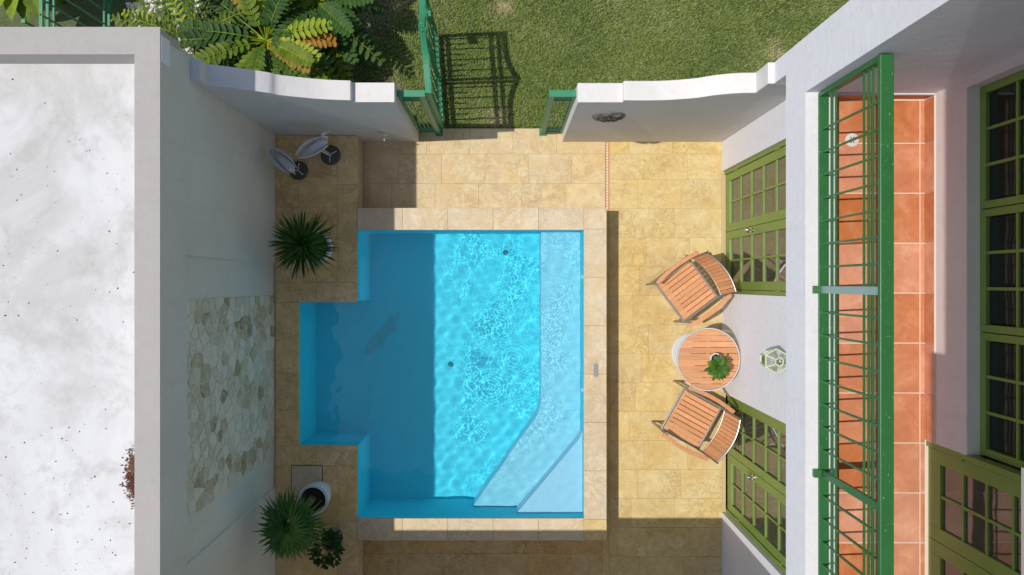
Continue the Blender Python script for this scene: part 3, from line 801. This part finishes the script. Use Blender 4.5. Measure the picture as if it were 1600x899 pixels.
def french_door(y0, y1, z0, z1, x, rows, zr0, zr1, name, label, stile=.095, knob=True, glass='door_glass'):
    """pair of glazed leaves in the plane x (front face), opening y0..y1"""
    fw = .045
    d = MB().box(x, x + .09, y0, y0 + fw, z0, z1).box(x, x + .09, y1 - fw, y1, z0, z1).box(x, x + .09, y0 + fw, y1 - fw, z1 - fw, z1).build(name, 'green_door', hs, bevel=.004, label=label)
    a0, a1 = y0 + fw + .004, y1 - fw - .004; mid = (a0 + a1) / 2
    for (l0, l1) in ((a0, mid - .002), (mid + .002, a1)):
        xs_ = x + .014; mb = MB()
        mb.box(xs_, xs_ + .045, l0, l0 + stile, z0 + .01, z1 - fw - .004); mb.box(xs_, xs_ + .045, l1 - stile, l1, z0 + .01, z1 - fw - .004)
        mb.box(xs_, xs_ + .045, l0 + stile, l1 - stile, z0 + .01, zr0); mb.box(xs_, xs_ + .045, l0 + stile, l1 - stile, zr1, z1 - fw - .004)
        mb.build('door_leaf', 'green_door', d, bevel=.004)
        m = (l0 + l1) / 2
        B(xs_ + .006, xs_ + .04, m - .011, m + .011, zr0, zr1).build('glazing_bar', 'green_door', d)
        ph = (zr1 - zr0) / rows
        for k in range(1, rows):
            for (p, q) in ((l0 + stile, m - .011), (m + .011, l1 - stile)):
                B(xs_ + .006, xs_ + .04, p, q, zr0 + k * ph - .011, zr0 + k * ph + .011).build('glazing_bar', 'green_door', d)
        for k in range(rows):
            for (p, q) in ((l0 + stile, m - .011), (m + .011, l1 - stile)):
                B(xs_ + .022, xs_ + .028, p, q, zr0 + k * ph + .011, zr0 + (k + 1) * ph - .011).build('pane', glass, d)
        for zz in (z0 + .35, z0 + 1.6):
            yy = l0 if l0 == a0 else l1
            MB().tube([(xs_ - .008, yy, zz), (xs_ - .008, yy, zz + .09)], .009, 8).build('hinge', 'green_door', d)
    if knob:
        for s_ in (-1, 1) :
            yk = mid + .035 * s_
            if s_ < 0 and knob == 1: continue
        kz = z0 + .95; yk = mid - .045
        MB().tube([(x + .014, yk, kz), (x - .012, yk, kz)], .03, 16).build('knob_plate', 'chrome', d)
        MB().tube([(x - .012, yk, kz), (x - .035, yk, kz), (x - .045, yk, kz), (x - .062, yk, kz), (x - .072, yk, kz)], [.011, .011, .026, .028, .014], 16).build('knob', 'chrome', d, smooth=True)
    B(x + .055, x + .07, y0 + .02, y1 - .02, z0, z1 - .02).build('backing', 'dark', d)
    return d
french_door(D1[0], D1[1], 0.0, DH, XR + .03, 5, .17, 1.93, 'french_door', 'green glazed double door nearer the gate')
french_door(D2[0], D2[1], 0.0, DH, XR + .05, 5, .17, 1.93, 'french_door', 'green glazed double door behind the lower chair')
french_door(D3[0], D3[1], BF, 5.1, UX + .002, 7, BF + .16, BF + 1.95, 'french_door', 'green glazed balcony door', stile=.11, knob=False)
# window, three casements
wn = MB().box(UX + .10, UX + .18, WYa, WYb, SILL + .005, SILL + .03).box(UX + .10, UX + .18, WYa, WYb, WTOP - .03, WTOP).build('window', 'green_door', hs, label='tall dark upstairs window in green frame')
cw = (WYb - WYa) / 3
for c in range(3):
    y0, y1 = WYa + c * cw + .003, WYa + (c + 1) * cw - .003; x = UX + .095; st = .055; zb, zt = SILL + .006, WTOP - .03
    rows = 6; z0_, z1_ = zb + .06, zt - .06
    MB().box(x, x + .05, y0, y0 + st, zb, zt).box(x, x + .05, y1 - st, y1, zb, zt).box(x, x + .05, y0 + st, y1 - st, zb, z0_).box(x, x + .05, y0 + st, y1 - st, z1_, zt).build('casement', 'green_door', wn, bevel=.004)
    pw = (y1 - y0 - 2 * st) / 3; ph = (z1_ - z0_) / rows
    for k in range(1, 3): B(x + .006, x + .04, y0 + st + k * pw - .011, y0 + st + k * pw + .011, z0_, z1_).build('glazing_bar', 'green_door', wn)
    for r in range(1, rows):
        for k in range(3):
            B(x + .008, x + .038, y0 + st + k * pw + (.011 if k else 0), y0 + st + (k + 1) * pw - (.011 if k < 2 else 0), z0_ + r * ph - .011, z0_ + r * ph + .011).build('glazing_bar', 'green_door', wn)
    for r in range(rows):
        for k in range(3):
            B(x + .024, x + .03, y0 + st + k * pw + .011, y0 + st + (k + 1) * pw - .011, z0_ + r * ph + .011, z0_ + (r + 1) * ph - .011).build('pane', 'window_glass', wn)
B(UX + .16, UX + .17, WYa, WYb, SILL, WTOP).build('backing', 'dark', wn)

# balcony railing
rl = empty('balcony_railing', (2.49, -.7, SZt), label='green painted metal balcony railing with pickets and a broad top rail', cat='railing')
RX = 2.492; RY0, RY1 = -4.6, 1.50
B(RX - .03, RX + .048, RY0, RY1, SZt + .008, SZt + .026).build('bottom_rail', 'green_rail', rl, bevel=.002)
B(RX - .046, RX + .046, RY0, RY1, 4.00, 4.035).build('top_rail', 'green_rail', rl, bevel=.006)
for z in (3.27, 3.34, 3.745, 3.81, 3.865): B(RX - .006, RX + .006, RY0, RY1, z - .007, z + .007).build('rail', 'green_rail', rl)
k = 0
for i in range(-9, 26):
    yy = -.05 - .1805 * i
    if not (RY0 < yy < RY1): continue
    if i == -8: continue
    if i % 8 == 0:
        B(RX - .012, RX + .012, yy - .028, yy + .028, SZt + .026, 4.0).build('post', 'pale_bar' if i == 0 else 'green_rail', rl)
        B(RX - .075, RX - .03, yy - .03, yy + .03, SZt + .01, SZt + .05).build('bracket', 'green_rail', rl)
    else:
        B(RX - .007, RX + .007, yy - .007, yy + .007, SZt + .026, 4.0).build('picket', 'green_rail', rl)
B(RX - .03, RX + .03, RY1 - .03, RY1 + .006, SZt + .026, 4.0).build('post', 'green_rail', rl)

# ------------------------------------------------------------------ wall lamp (hexagonal cage lantern)
lx, ly, lz = XR, -.735, 1.98
lm = empty('wall_lamp', (lx, ly, lz), label='pale green hexagonal cage lantern on the house wall between the doors', cat='lamp')
MB().tube([(lx, ly, lz), (lx - .02, ly, lz)], .05, 6).build('back_plate', 'lamp_green', lm)
MB().bar((lx - .02, ly, lz), (lx - .11, ly, lz + .10), .016).build('arm', 'lamp_green', lm)
cx, cy = lx - .13, ly
def hexr(r, z): return [Vector((cx + r * math.cos(math.pi / 6 + math.pi * k / 3), cy + r * math.sin(math.pi / 6 + math.pi * k / 3), z)) for k in range(6)]
A = hexr(.115, lz + .06); Bh = hexr(.075, lz - .16); T = hexr(.04, lz + .13)
mb = MB()
for k in range(6):
    n = (k + 1) % 6
    for p, q in ((A[k], A[n]), (Bh[k], Bh[n]), (A[k], Bh[k]), (T[k], T[n]), (A[k], T[k])): mb.bar(p, q, .012, .012)
mb.build('cage', 'lamp_green', lm)
mb = MB()
for k in range(6):
    n = (k + 1) % 6; mb.add([A[k], A[n], Bh[n], Bh[k]], [(0, 1, 2, 3)]); mb.add([A[k], A[n], T[n], T[k]], [(0, 1, 2, 3)])
mb.build('glazing', 'lamp_glass', lm)
MB().lathe([(.02, lz - .08), (.032, lz - .05), (.03, lz), (.014, lz + .03)], cx, cy, 12).build('bulb', 'pot_white', lm)

# ------------------------------------------------------------------ furniture
def chair(label):
    r = empty('patio_chair', (0, 0, 0), label=label, cat='chair', group='teak and steel chairs at the round table')
    W, Dp, SZ = .55, .49, .44
    st = [ ((-W / 2, -Dp / 2, SZ), (-W / 2, Dp / 2, SZ)), ((W / 2, -Dp / 2, SZ), (W / 2, Dp / 2, SZ)), ((-W / 2, Dp / 2, SZ), (W / 2, Dp / 2, SZ)), ((-W / 2, -Dp / 2, SZ), (W / 2, -Dp / 2, SZ)) ]
    for a, c in st: MB().bar(a, c, .024, .028).build('seat_rail', 'steel', r, local=True, bevel=.003)
    n = 9; pitch = (W - .03) / n
    for k in range(n):
        x = -W / 2 + .015 + (k + .5) * pitch
        mb = MB(); N = 6
        mb2 = []
        for i in range(N):
            t0, t1 = i / N, (i + 1) / N
        o = B(-.0 + x - pitch / 2 + .004, x + pitch / 2 - .004, -Dp / 2 + .012, Dp / 2 - .012, SZ + .004, SZ + .022).build('seat_slat', 'teak', r, local=True, bevel=.003)
    for s in (-1, 1):
        # front leg rises to the arm, rear leg leans back and carries the backrest
        MB().tube([(s * (W / 2 + .012), Dp / 2 + .02, 0), (s * (W / 2 + .012), Dp / 2 - .0, .35), (s * (W / 2 + .02), Dp / 2 - .03, .635)], .013, 8).build('leg', 'steel', r, local=True)
        MB().tube([(s * (W / 2 + .005), -Dp / 2 - .10, 0), (s * (W / 2 + .005), -Dp / 2 + .0, .43), (s * (W / 2 + .0), -Dp / 2 - .06, .66), (s * W / 2, -Dp / 2 - .115, .86)], .013, 8).build('leg', 'steel', r, local=True)
        mb = MB(); N = 8
        for i in range(N):
            def pt(t): return Vector((s * (W / 2 + .032 + .030 * math.sin(math.pi * t)), Dp / 2 + .02 - t * (Dp + .10), .655 + .012 * math.sin(math.pi * t)))
            mb.bar(pt(i / N), pt((i + 1.04) / N), .046, .02)
        mb.build('armrest', 'teak', r, local=True, bevel=.003)
        MB().tube([(s * (W / 2 + .01), Dp / 2 + .01, .12), (s * (W / 2 + .005), -Dp / 2 - .07, .12)], .009, 6).build('stretcher', 'steel', r, local=True)
    # backrest: slats on a curve
    nb_ = 12
    def arc(u, low):   # u -1..1
        bul = .055 * (1 - u * u)
        if low: return Vector((u * W / 2 * .97, -Dp / 2 - .03 - bul * .75, .53))
        return Vector((u * W / 2 * .97, -Dp / 2 - .10 - bul, .86))
    for low in (True, False):
        MB().tube([arc(-1 + 2 * i / 14, low) + Vector((0, 0, -.012 if low else .012)) for i in range(15)], .011, 8).build('back_rail', 'steel', r, local=True)
    for k in range(nb_):
        u = -1 + (2 * k + 1) / nb_; a, c = arc(u, True), arc(u, False)
        tang = (arc(u + .02, True) - arc(u - .02, True)).normalized(); nrm = tang.cross((c - a).normalized())
        mb = MB(); mb.bar(a, c, W / nb_ * .90, .014, up=nrm); mb.build('back_slat', 'teak', r, local=True, bevel=.002)
    return r
def place(o, x, y, fx, fy): o.location = (x, y, 0); o.rotation_euler = (0, 0, math.atan2(-fx, fy))
c1 = chair('teak slatted steel chair nearer the gate, north of the round table'); place(c1, 2.13, -.085, -.80, -.60)
c2 = copy_tree(c1); c2['label'] = 'teak slatted steel chair south of the round table, facing the pool'; place(c2, 2.183, -1.594, -.875, .483)

TX, TY, TR, TZ = 2.305, -.868, .36, .72
tb = empty('bistro_table', (TX, TY, 0), label='round slatted teak bistro table with white metal rim and base', cat='table')
MB().lathe([(.25, 0), (.25, .008), (.235, .018), (.04, .03), (.04, .03)], TX, TY, 40).build('base', 'steel_white', tb)
MB().tube([(TX, TY, .02), (TX, TY, .69)], .03, 16).build('column', 'steel_white', tb, smooth=True)
mb = MB()
for k in range(4):
    a = math.pi / 2 * k; mb.bar((TX, TY, .685), (TX + (TR - .02) * math.cos(a), TY + (TR - .02) * math.sin(a), .695), .03, .018)
mb.build('top_support', 'steel_white', tb)
mb = MB(); N = 56; vs = []; fs = []
prf = [(TR - .014, .70), (TR, .70), (TR, TZ + .002), (TR - .012, TZ + .002)]
for k in range(N):
    a = 2 * math.pi * k / N
    for r_, z_ in prf: vs.append((TX + r_ * math.cos(a), TY + r_ * math.sin(a), z_))
for k in range(N):
    for i in range(4): fs.append((k * 4 + i, ((k + 1) % N) * 4 + i, ((k + 1) % N) * 4 + (i + 1) % 4, k * 4 + (i + 1) % 4))
mb.add(vs, fs).build('rim', 'steel_white', tb)
ns = 10; pt_ = 2 * (TR - .014) / ns
for k in range(ns):
    ya = -(TR - .014) + k * pt_ + .0035; yb = ya + pt_ - .007; RR = TR - .016
    poly = []
    for i in range(7):
        yy = ya + (yb - ya) * i / 6; poly.append((math.sqrt(max(0, RR ** 2 - yy ** 2)), yy))
    poly2 = poly + [(-x, y) for x, y in reversed(poly)]
    mb = MB(); mb.prism([(TX + x, TY + y) for x, y in poly2], TZ - .018, TZ)
    mb.build('table_slat', 'teak', tb, fixn=True)

# ------------------------------------------------------------------ plants
def potmesh(x, y, z, r, h, root, mat='pot_white'):
    MB().lathe([(r * .62, z), (r * .9, z + h * .5), (r, z + h * .97), (r, z + h), (r * .84, z + h), (r * .82, z + h * .86), (.001, z + h * .86)], x, y, 36).build('pot', mat, root, smooth=False)
    MB().lathe([(r * .80, z + h * .80), (r * .80, z + h * .875), (.001, z + h * .88)], x, y, 20).build('soil', 'soil', root)
def pot_shade(o): pass
# table plant: broad leaved rosette in a small white pot, leaning over the table
tp = empty('potted_plant', (2.35, -.845, TZ), label='small leafy green plant in a white pot on the round table', cat='plant')
potmesh(2.35, -.845, TZ + .001, .062, .13, tp)
for k in range(26):
    el = random.uniform(.05, 1.1); a = k * 2.4; mb = MB(); ctr = Vector((2.345, -.93, TZ + .25))
    d = Vector((math.cos(a) * math.cos(el), math.sin(a) * math.cos(el) - .25, math.sin(el) * .8))
    mb.leaf(ctr - d * .01 - Vector((0, 0, .02)), d, (0, 0, 1), random.uniform(.15, .2), random.uniform(.055, .07), .35, 6, .25)
    mb.build('leaf', 'leaf_table', tp)
mb = MB()
for k in range(5): mb.tube([(2.35 + random.uniform(-.02, .02), -.845, TZ + .10), (2.345 + random.uniform(-.02, .02), -.89, TZ + .18), (2.345, -.93, TZ + .24)], .005, 5)
mb.build('stem', 'bark', tp)

# spiky potted plant
sp = empty('potted_plant', (-2.2, .42, DZ), label='round spiky dark green potted plant on the raised deck, north of the pool bay', cat='plant')
potmesh(-2.19, .415, DZ + .001, .20, .36, sp)
random.seed(21)
MB().tube([(-2.19, .415, DZ + .3), (-2.20, .42, DZ + .72)], [.035, .025], 8).build('stem', 'bark', sp)
ctr = Vector((-2.20, .42, 1.12))
for k in range(230):
    a = k * 2.39996 + random.uniform(-.12, .12); el = math.asin(min(1, max(-.25, (k / 230) * 1.15 - .22)))
    d = Vector((math.cos(a) * math.cos(el), math.sin(a) * math.cos(el), math.sin(el)))
    L = random.uniform(.28, .44) * (1 if el < .9 else .75)
    MB().leaf(ctr + d * .015, d, (0, 0, 1) if el < 1.2 else (1, 0, 0), L, random.uniform(.016, .025), random.uniform(.1, .35), 5, .5, prof=lambda t: min(1, .35 + 3 * t) * (1 - t ** 3.2) + .02).build('leaf', 'leaf_dark' if random.random() < .65 else 'leaf_palm', sp)
# fan palm in pot
fp = empty('fan_palm', (-2.2, -2.45, DZ), label='large fan palm in a white pot beside the skimmer lid', cat='palm')
potmesh(-2.19, -2.455, DZ + .001, .175, .38, fp)
random.seed(5)
CRx, CRy, CRz = -2.26, -2.54, 1.24
fans = []
for (az, el, rr, zz) in ((2.9, .15, .16, 0), (3.5, .25, .18, .05), (2.3, .35, .14, .05), (-2.45, .1, .20, .02), (-2.0, .3, .22, .10), (-1.55, .15, .22, .04), (-1.15, .3, .17, .08), (-.6, .35, .14, .06), (1.6, .7, .10, .06), (-2.9, .55, .10, .14), (-1.8, .7, .08, .16), (.5, .9, .08, .10), (-2.2, -.25, .24, -.10), (3.2, -.2, .2, -.1), (.1, .1, .14, .0), (1.0, .2, .1, .02), (-2.6, 1.1, .05, .2), (.2, 1.15, .05, .2), (-1.2, 1.0, .06, .22), (-.9, -.1, .2, -.05), (2.0, .0, .14, -.02)):
    fans.append((CRx + .5 * rr * math.cos(az), CRy + .5 * rr * math.sin(az), CRz + zz, az, el))
for (fx, fy, fz, az, el) in fans:
    mb = MB(); hub = Vector((fx, fy, fz))
    main = Vector((math.cos(az) * math.cos(el), math.sin(az) * math.cos(el), math.sin(el)))
    nf = 13
    for k in range(nf):
        u = -1 + 2 * k / (nf - 1); aa = az + u * 1.35
        d = Vector((math.cos(aa), math.sin(aa), math.sin(el) * math.cos(u * 1.4) + .05))
        mb.leaf(hub, d, (0, 0, 1), (.31 if az > .2 and az < 2.1 else .36) * (1 - .25 * u * u) * random.uniform(.85, 1.1), .024, .25 + .25 * random.random(), 6, .45, prof=lambda t: (min(1, .15 + 1.8 * t)) * (1 - t ** 3) + .02)
    f_ = mb.build('fan_leaf', 'leaf_palm', fp)
    MB().tube([(-2.2, -2.455, .72), ((fx - 2.2) / 2, (fy - 2.455) / 2, fz - .22), (fx, fy, fz)], [.012, .009, .007], 6).build('leaf_stalk', 'leaf_palm', fp)
MB().tube([(-2.2, -2.455, .70), (-2.21, -2.47, 1.0)], [.04, .03], 8).build('trunk', 'bark', fp)
# small shrub in shade beside the palm
sh = empty('potted_shrub', (-2.02, -2.98, DZ), label='small bushy shrub with tiny leaves in the shade below the fan palm', cat='shrub')
potmesh(-2.02, -2.98, DZ + .001, .12, .22, sh, 'stone_dark')
mb = MB()
for k in range(260):
    v = Vector((random.gauss(0, 1), random.gauss(0, 1), random.gauss(0, .7))).normalized() * random.uniform(.08, .19)
    mb.leaf(Vector((-2.02, -2.98, .82)) + v, Vector((v.x, v.y, v.z + random.uniform(-.1, .2))), (0, 0, 1), .055, .03, .2, 3, .2)
mb.build('foliage', 'leaf_dark', sh)
mb = MB()
for k in range(7):
    a = k * .9; mb.tube([(-2.02, -2.98, .60), (-2.02 + .1 * math.cos(a), -2.98 + .1 * math.sin(a), .85)], .005, 5)
mb.build('stem', 'bark', sh)
# skimmer lid
B(-2.551, -2.178, -2.528, -2.155, DZ + .0005, DZ + .003).build('lid_joint', 'dark', deck)
B(-2.543, -2.186, -2.52, -2.163, DZ + .0035, DZ + .009).build('skimmer_lid', 'travertine_pale', bevel=.003, label='square stone skimmer lid in the raised deck beneath the palm pot', cat='lid')

# ------------------------------------------------------------------ bird sculptures
def bird(x, y, hd, s, label, H=.62):
    """long necked wading bird with folded wings on a round dark base; hd = heading"""
    r = empty('bird_statue', (x, y, DZ), rz=hd, label=label, cat='statue', group='white bird statues in the deck corner')
    MB().lathe([(.115 * s, 0), (.118 * s, .02), (.10 * s, .045), (.001, .05)], 0, 0, 28).build('base', 'statue_base', r, local=True)
    mb = MB()
    for k in range(3):
        a = k * 2.1; mb.bar((0, 0, .052), (.09 * s * math.cos(a), .09 * s * math.sin(a), .045), .01, .008)
    mb.build('base_vein', 'statue_white', r, local=True)
    for q in (-1, 1): MB().tube([(0, q * .02, .04), (-.01, q * .022, H * .45), (-.02, q * .02, H * .75)], .007, 6).build('leg', 'statue_white', r, local=True)
    # body: lofted boat shape
    def loft(sec, name, mat='statue_white', n=12):
        vs = []; fs = []
        for (cx_, cz_, ry, rz_) in sec:
            for k in range(n):
                a = 2 * math.pi * k / n; vs.append((cx_, ry * math.cos(a), cz_ + rz_ * math.sin(a)))
        for i in range(len(sec) - 1):
            for k in range(n): fs.append((i * n + k, i * n + (k + 1) % n, (i + 1) * n + (k + 1) % n, (i + 1) * n + k))
        fs += [tuple(range(n - 1, -1, -1)), tuple(range((len(sec) - 1) * n, len(sec) * n))]
        MB().add(vs, fs).build(name, mat, r, local=True, smooth=True)
    loft([(-.24 * s, H * .78, .004, .004), (-.17 * s, H * .82, .03, .02), (-.08 * s, H * .86, .05, .045), (.02, H * .90, .058, .055), (.09 * s, H * .95, .045, .045), (.13 * s, H * 1.0, .022, .03)], 'body')
    for q in (-1, 1):
        mb = MB(); vs = []; fs = []
        N = 9
        for i in range(N):
            t = i / (N - 1); xx = .10 * s - t * .36 * s; wdt = .075 * math.sin(math.pi * min(1, .12 + .88 * t)) ** .7
            zt = H * .98 + .03 * math.sin(math.pi * t); 
            vs += [(xx, q * (.05 * math.sin(math.pi * min(1, .2 + .8 * t)) ** .6), zt - .07), (xx, q * (.012 + wdt * .95), zt), (xx, q * (.022 + wdt * .95), zt - .01), (xx, q * (.062 * math.sin(math.pi * min(1, .2 + .8 * t)) ** .6 + .005), zt - .08)]
        for i in range(N - 1):
            for k in range(4): fs.append((i * 4 + k, i * 4 + (k + 1) % 4, (i + 1) * 4 + (k + 1) % 4, (i + 1) * 4 + k))
        mb.add(vs, fs).build('wing', 'statue_white', r, local=True, smooth=True)
    MB().tube([(.11 * s, 0, H * .98), (.15 * s, 0, H * 1.12), (.12 * s, 0, H * 1.26), (.15 * s, 0, H * 1.36), (.19 * s, 0, H * 1.36)], [.022, .016, .014, .02, .012], 8).build('neck', 'statue_white', r, local=True, smooth=True)
    MB().tube([(.19 * s, 0, H * 1.36), (.23 * s, 0, H * 1.30)], [.011, .003], 6).build('beak', 'statue_white', r, local=True)
    return r
PXM = 1067 / 8.1
bird((517 - 791) / PXM, (443 - 243) / PXM, math.radians(28), 1.0, 'white bird statue on a dark round base, the one nearer the gate wall')
bird((467 - 791) / PXM, (443 - 267) / PXM, math.radians(-42), .95, 'white bird statue on a dark round base, the one nearer the left wall', H=.5)

# ------------------------------------------------------------------ lawn blades
def lawn():
    n = 230000
    x = rng.uniform(-3.4, 5.6, n); y = rng.uniform(1.955, 4.35, n)
    z0 = -.03
    dens = np.array([mnoise.noise(Vector((a * 1.7, c * 1.7, 3.0))) + .6 * mnoise.noise(Vector((a * 6, c * 6, 1.0))) for a, c in zip(x[::1], y[::1])]) if False else np.zeros(n)
    # cheap value noise for clumps
    def vn(sc, seed):
        r = np.random.default_rng(seed); g = r.uniform(0, 1, (80, 80)); u = (x + 4) * sc; v = (y - 1) * sc
        i = np.floor(u).astype(int) % 79; j = np.floor(v).astype(int) % 79; fu = u - np.floor(u); fv = v - np.floor(v)
        fu = fu * fu * (3 - 2 * fu); fv = fv * fv * (3 - 2 * fv)
        return (g[i, j] * (1 - fu) + g[i + 1, j] * fu) * (1 - fv) + (g[i, j + 1] * (1 - fu) + g[i + 1, j + 1] * fu) * fv
    d = .5 * vn(2.2, 1) + .3 * vn(6, 2) + .2 * vn(14, 5)
    bare = np.zeros(n)
    for (cx, cy, r) in DRY: bare = np.maximum(bare, 1 - np.hypot(x - cx, y - cy) / r)
    keep = rng.uniform(0, 1, n) < np.clip(.25 + 1.1 * d - .45 * np.clip(bare, 0, 1), .15, 1)
    x, y, d = x[keep], y[keep], d[keep]; n = len(x)
    a = rng.uniform(0, 2 * math.pi, n); L = rng.uniform(.03, .065, n) * (.6 + .7 * d); lean = rng.uniform(.35, 1.0, n)
    wd = rng.uniform(.003, .0065, n); ca, sa = np.cos(a), np.sin(a)
    V = np.zeros((n, 5, 3))
    for k, (t, wf) in enumerate(((0, 1), (0, -1), (.55, .8), (.55, -.8), (1, 0))):
        out = L * lean * t ** 1.3; up = L * (t - .35 * lean * t * t)
        V[:, k, 0] = x + ca * out - sa * wd * wf; V[:, k, 1] = y + sa * out + ca * wd * wf; V[:, k, 2] = z0 + up
    base = np.arange(n)[:, None] * 5
    Q = base + np.array([0, 1, 3, 2]); T3 = base + np.array([2, 3, 4])
    me = bpy.data.meshes.new('lawn_grass')
    me.vertices.add(n * 5); me.vertices.foreach_set('co', V.reshape(-1))
    loops = np.concatenate([np.hstack([Q, T3]).reshape(-1)]); me.loops.add(len(loops)); me.loops.foreach_set('vertex_index', loops.astype(np.int32))
    starts = np.stack([np.arange(n) * 7, np.arange(n) * 7 + 4], 1).reshape(-1); me.polygons.add(2 * n)
    me.polygons.foreach_set('loop_start', starts.astype(np.int32)); me.update(calc_edges=True); me.validate()
    o = link('lawn_grass', me, 'grass_blades'); tag(o, 'short green lawn with worn straw coloured patches', None, None, 'stuff')
lawn()

# ------------------------------------------------------------------ planting and fence beyond the wall
def frond(mb_mat, root, base, az, el, L, nl, ll, lw, droop, mat, stalkmat):
    mb = MB(); base = Vector(base); d = Vector((math.cos(az) * math.cos(el), math.sin(az) * math.cos(el), math.sin(el)))
    def pt(t): return base + d * L * t - Vector((0, 0, 1)) * droop * L * t * t
    st = MB().tube([pt(i / 8) for i in range(9)], [.009 * (1 - .7 * i / 8) for i in range(9)], 5)
    for k in range(nl):
        t = .22 + .78 * k / (nl - 1); p = pt(t); tg = (pt(min(1, t + .02)) - pt(t - .02)).normalized()
        side = tg.cross(Vector((0, 0, 1))).normalized()
        sc = math.sin(math.pi * (.12 + .80 * (k / (nl - 1)))) ** .5
        for q in (-1, 1):
            dd = side * q * .9 + tg * .45 + Vector((0, 0, .15 + random.uniform(-.12, .12)))
            mb.leaf(p, dd, (0, 0, 1) if random.random() < .8 else (.3, .2, 1), ll * sc * random.uniform(.9, 1.1), lw * random.uniform(.9, 1.1), .12, 4, .15, prof=lambda u: math.sin(math.pi * min(1, .1 + .86 * u)) ** .6)
    f = mb.build('frond', mat, root); st.build('stalk', stalkmat, f)
random.seed(12)
def cycad(x, y, z, n, L, label, bias=None, dark=.0, ll=.13, lw=.052, orange=.04):
    r = empty('cycad', (x, y, 0), label=label, cat='plant', group='cycads behind the garden wall')
    MB().tube([(x, y, -.03), (x, y, z)], [.09, .07], 10).build('trunk', 'bark', r)
    for k in range(n):
        az = k * 2.39996 + random.uniform(-.6, .6); el = random.uniform(-.1, .82)
        m = 'leaf_dark' if random.random() < dark else 'leaf_green' if random.random() < .55 else ('leaf_lime' if random.random() < .3 else 'leaf_dark')
        sm = 'leaf_lime'
        if random.random() < orange: m = sm = 'leaf_orange'
        Lf = L * random.uniform(.75, 1.1); sy = math.sin(az) * math.cos(el)
        if sy < 0: Lf = max(.3, min(Lf, (y - 2.10) / max(.05, -sy)))
        q_ = max(.45, min(1, Lf / .8))
        frond(None, r, (x, y, z), az, el, Lf, random.randint(10, 13), ll * q_, lw * q_, random.uniform(.25, .5), m, sm)
cycad(-2.72, 2.75, .75, 46, 1.0, 'leafy cycad with broad green leaflets right behind the left garden wall', dark=.3)
cycad(-3.55, 2.75, .7, 44, .95, 'leafy cycad between the fence and the garden wall, with fine drooping fronds', ll=.11, lw=.026)
cycad(-2.2, 3.25, .62, 44, .92, 'cycad farthest out on the lawn, throwing dark shade on the grass', dark=.8, orange=0)  # foliage in shade: shade put into the colour by mostly dark fronds
cycad(-3.3, 3.9, .8, 24, .95, 'cycad at the top edge behind the other cycads', orange=.1)
random.seed(31)
bl = empty('banana_plant', (-5.55, 3.55, 0), label='broad leaved lime green plant beyond the green fence at the far corner', cat='plant')
MB().tube([(-5.55, 3.55, -.03), (-5.55, 3.55, .7)], [.06, .05], 10).build('trunk', 'leaf_lime', bl)
for k in range(16):
    az = k * 2.4; el = random.uniform(.1, .9)
    MB().leaf((-5.55, 3.55, .7), (math.cos(az) * math.cos(el), math.sin(az) * math.cos(el), math.sin(el)), (0, 0, 1), random.uniform(.6, .85), .2, .3, 8, .3).build('leaf', 'leaf_lime' if k % 2 else 'leaf_green', bl)
FX = -4.87
fe = empty('green_fence', (FX, 3.5, 0), label='green metal picket fence behind the white roofed building', cat='fence')
for z, wd in ((.12, .03), (.22, .02), (1.14, .02), (1.24, .03), (1.34, .035)): B(FX - wd / 2, FX + wd / 2, 2.1, 5.4, z, z + .02).build('rail', 'green_gate', fe)
for k in range(20):
    y = 2.15 + k * .165; B(FX - .009, FX + .009, y - .009, y + .009, 0, 1.6 if k % 2 else 1.36).build('picket', 'green_gate', fe)
    if k % 2: B(FX - .02, FX + .02, y - .02, y + .02, 1.6, 1.62).build('finial', 'green_gate', fe)
# pale rubble between fence and building
mb = MB()
for k in range(420):
    x = random.uniform(-4.75, -3.5); y = random.uniform(2.7, 4.2); r = random.uniform(.015, .05)
    pts_ = [Vector((random.gauss(0, 1), random.gauss(0, 1), random.gauss(0, .7))).normalized() * r * random.uniform(.7, 1.2) for _ in range(1)]
    vs = [(x + r * random.uniform(.7, 1.2) * math.cos(a), y + r * random.uniform(.7, 1.2) * math.sin(a), -.02) for a in (0, 1.05, 2.1, 3.14, 4.2, 5.2)] + [(x + r * .5 * math.cos(a), y + r * .5 * math.sin(a), -.02 + r * random.uniform(.5, .9)) for a in (0, 1.05, 2.1, 3.14, 4.2, 5.2)]
    mb.add(vs, [(6, 7, 8, 9, 10, 11)] + [(i, (i + 1) % 6, 6 + (i + 1) % 6, 6 + i) for i in range(6)])
mb.build('gravel', 'stucco_left', kind='stuff', label='pale rubble and gravel behind the building by the fence')

# caustics of the sun through the water surface
wat.cycles.is_caustics_caster = True; sl.cycles.is_caustics_light = True
for o in pool.children:
    if o.name.split('.')[0] != 'basin': o.cycles.is_caustics_receiver = True
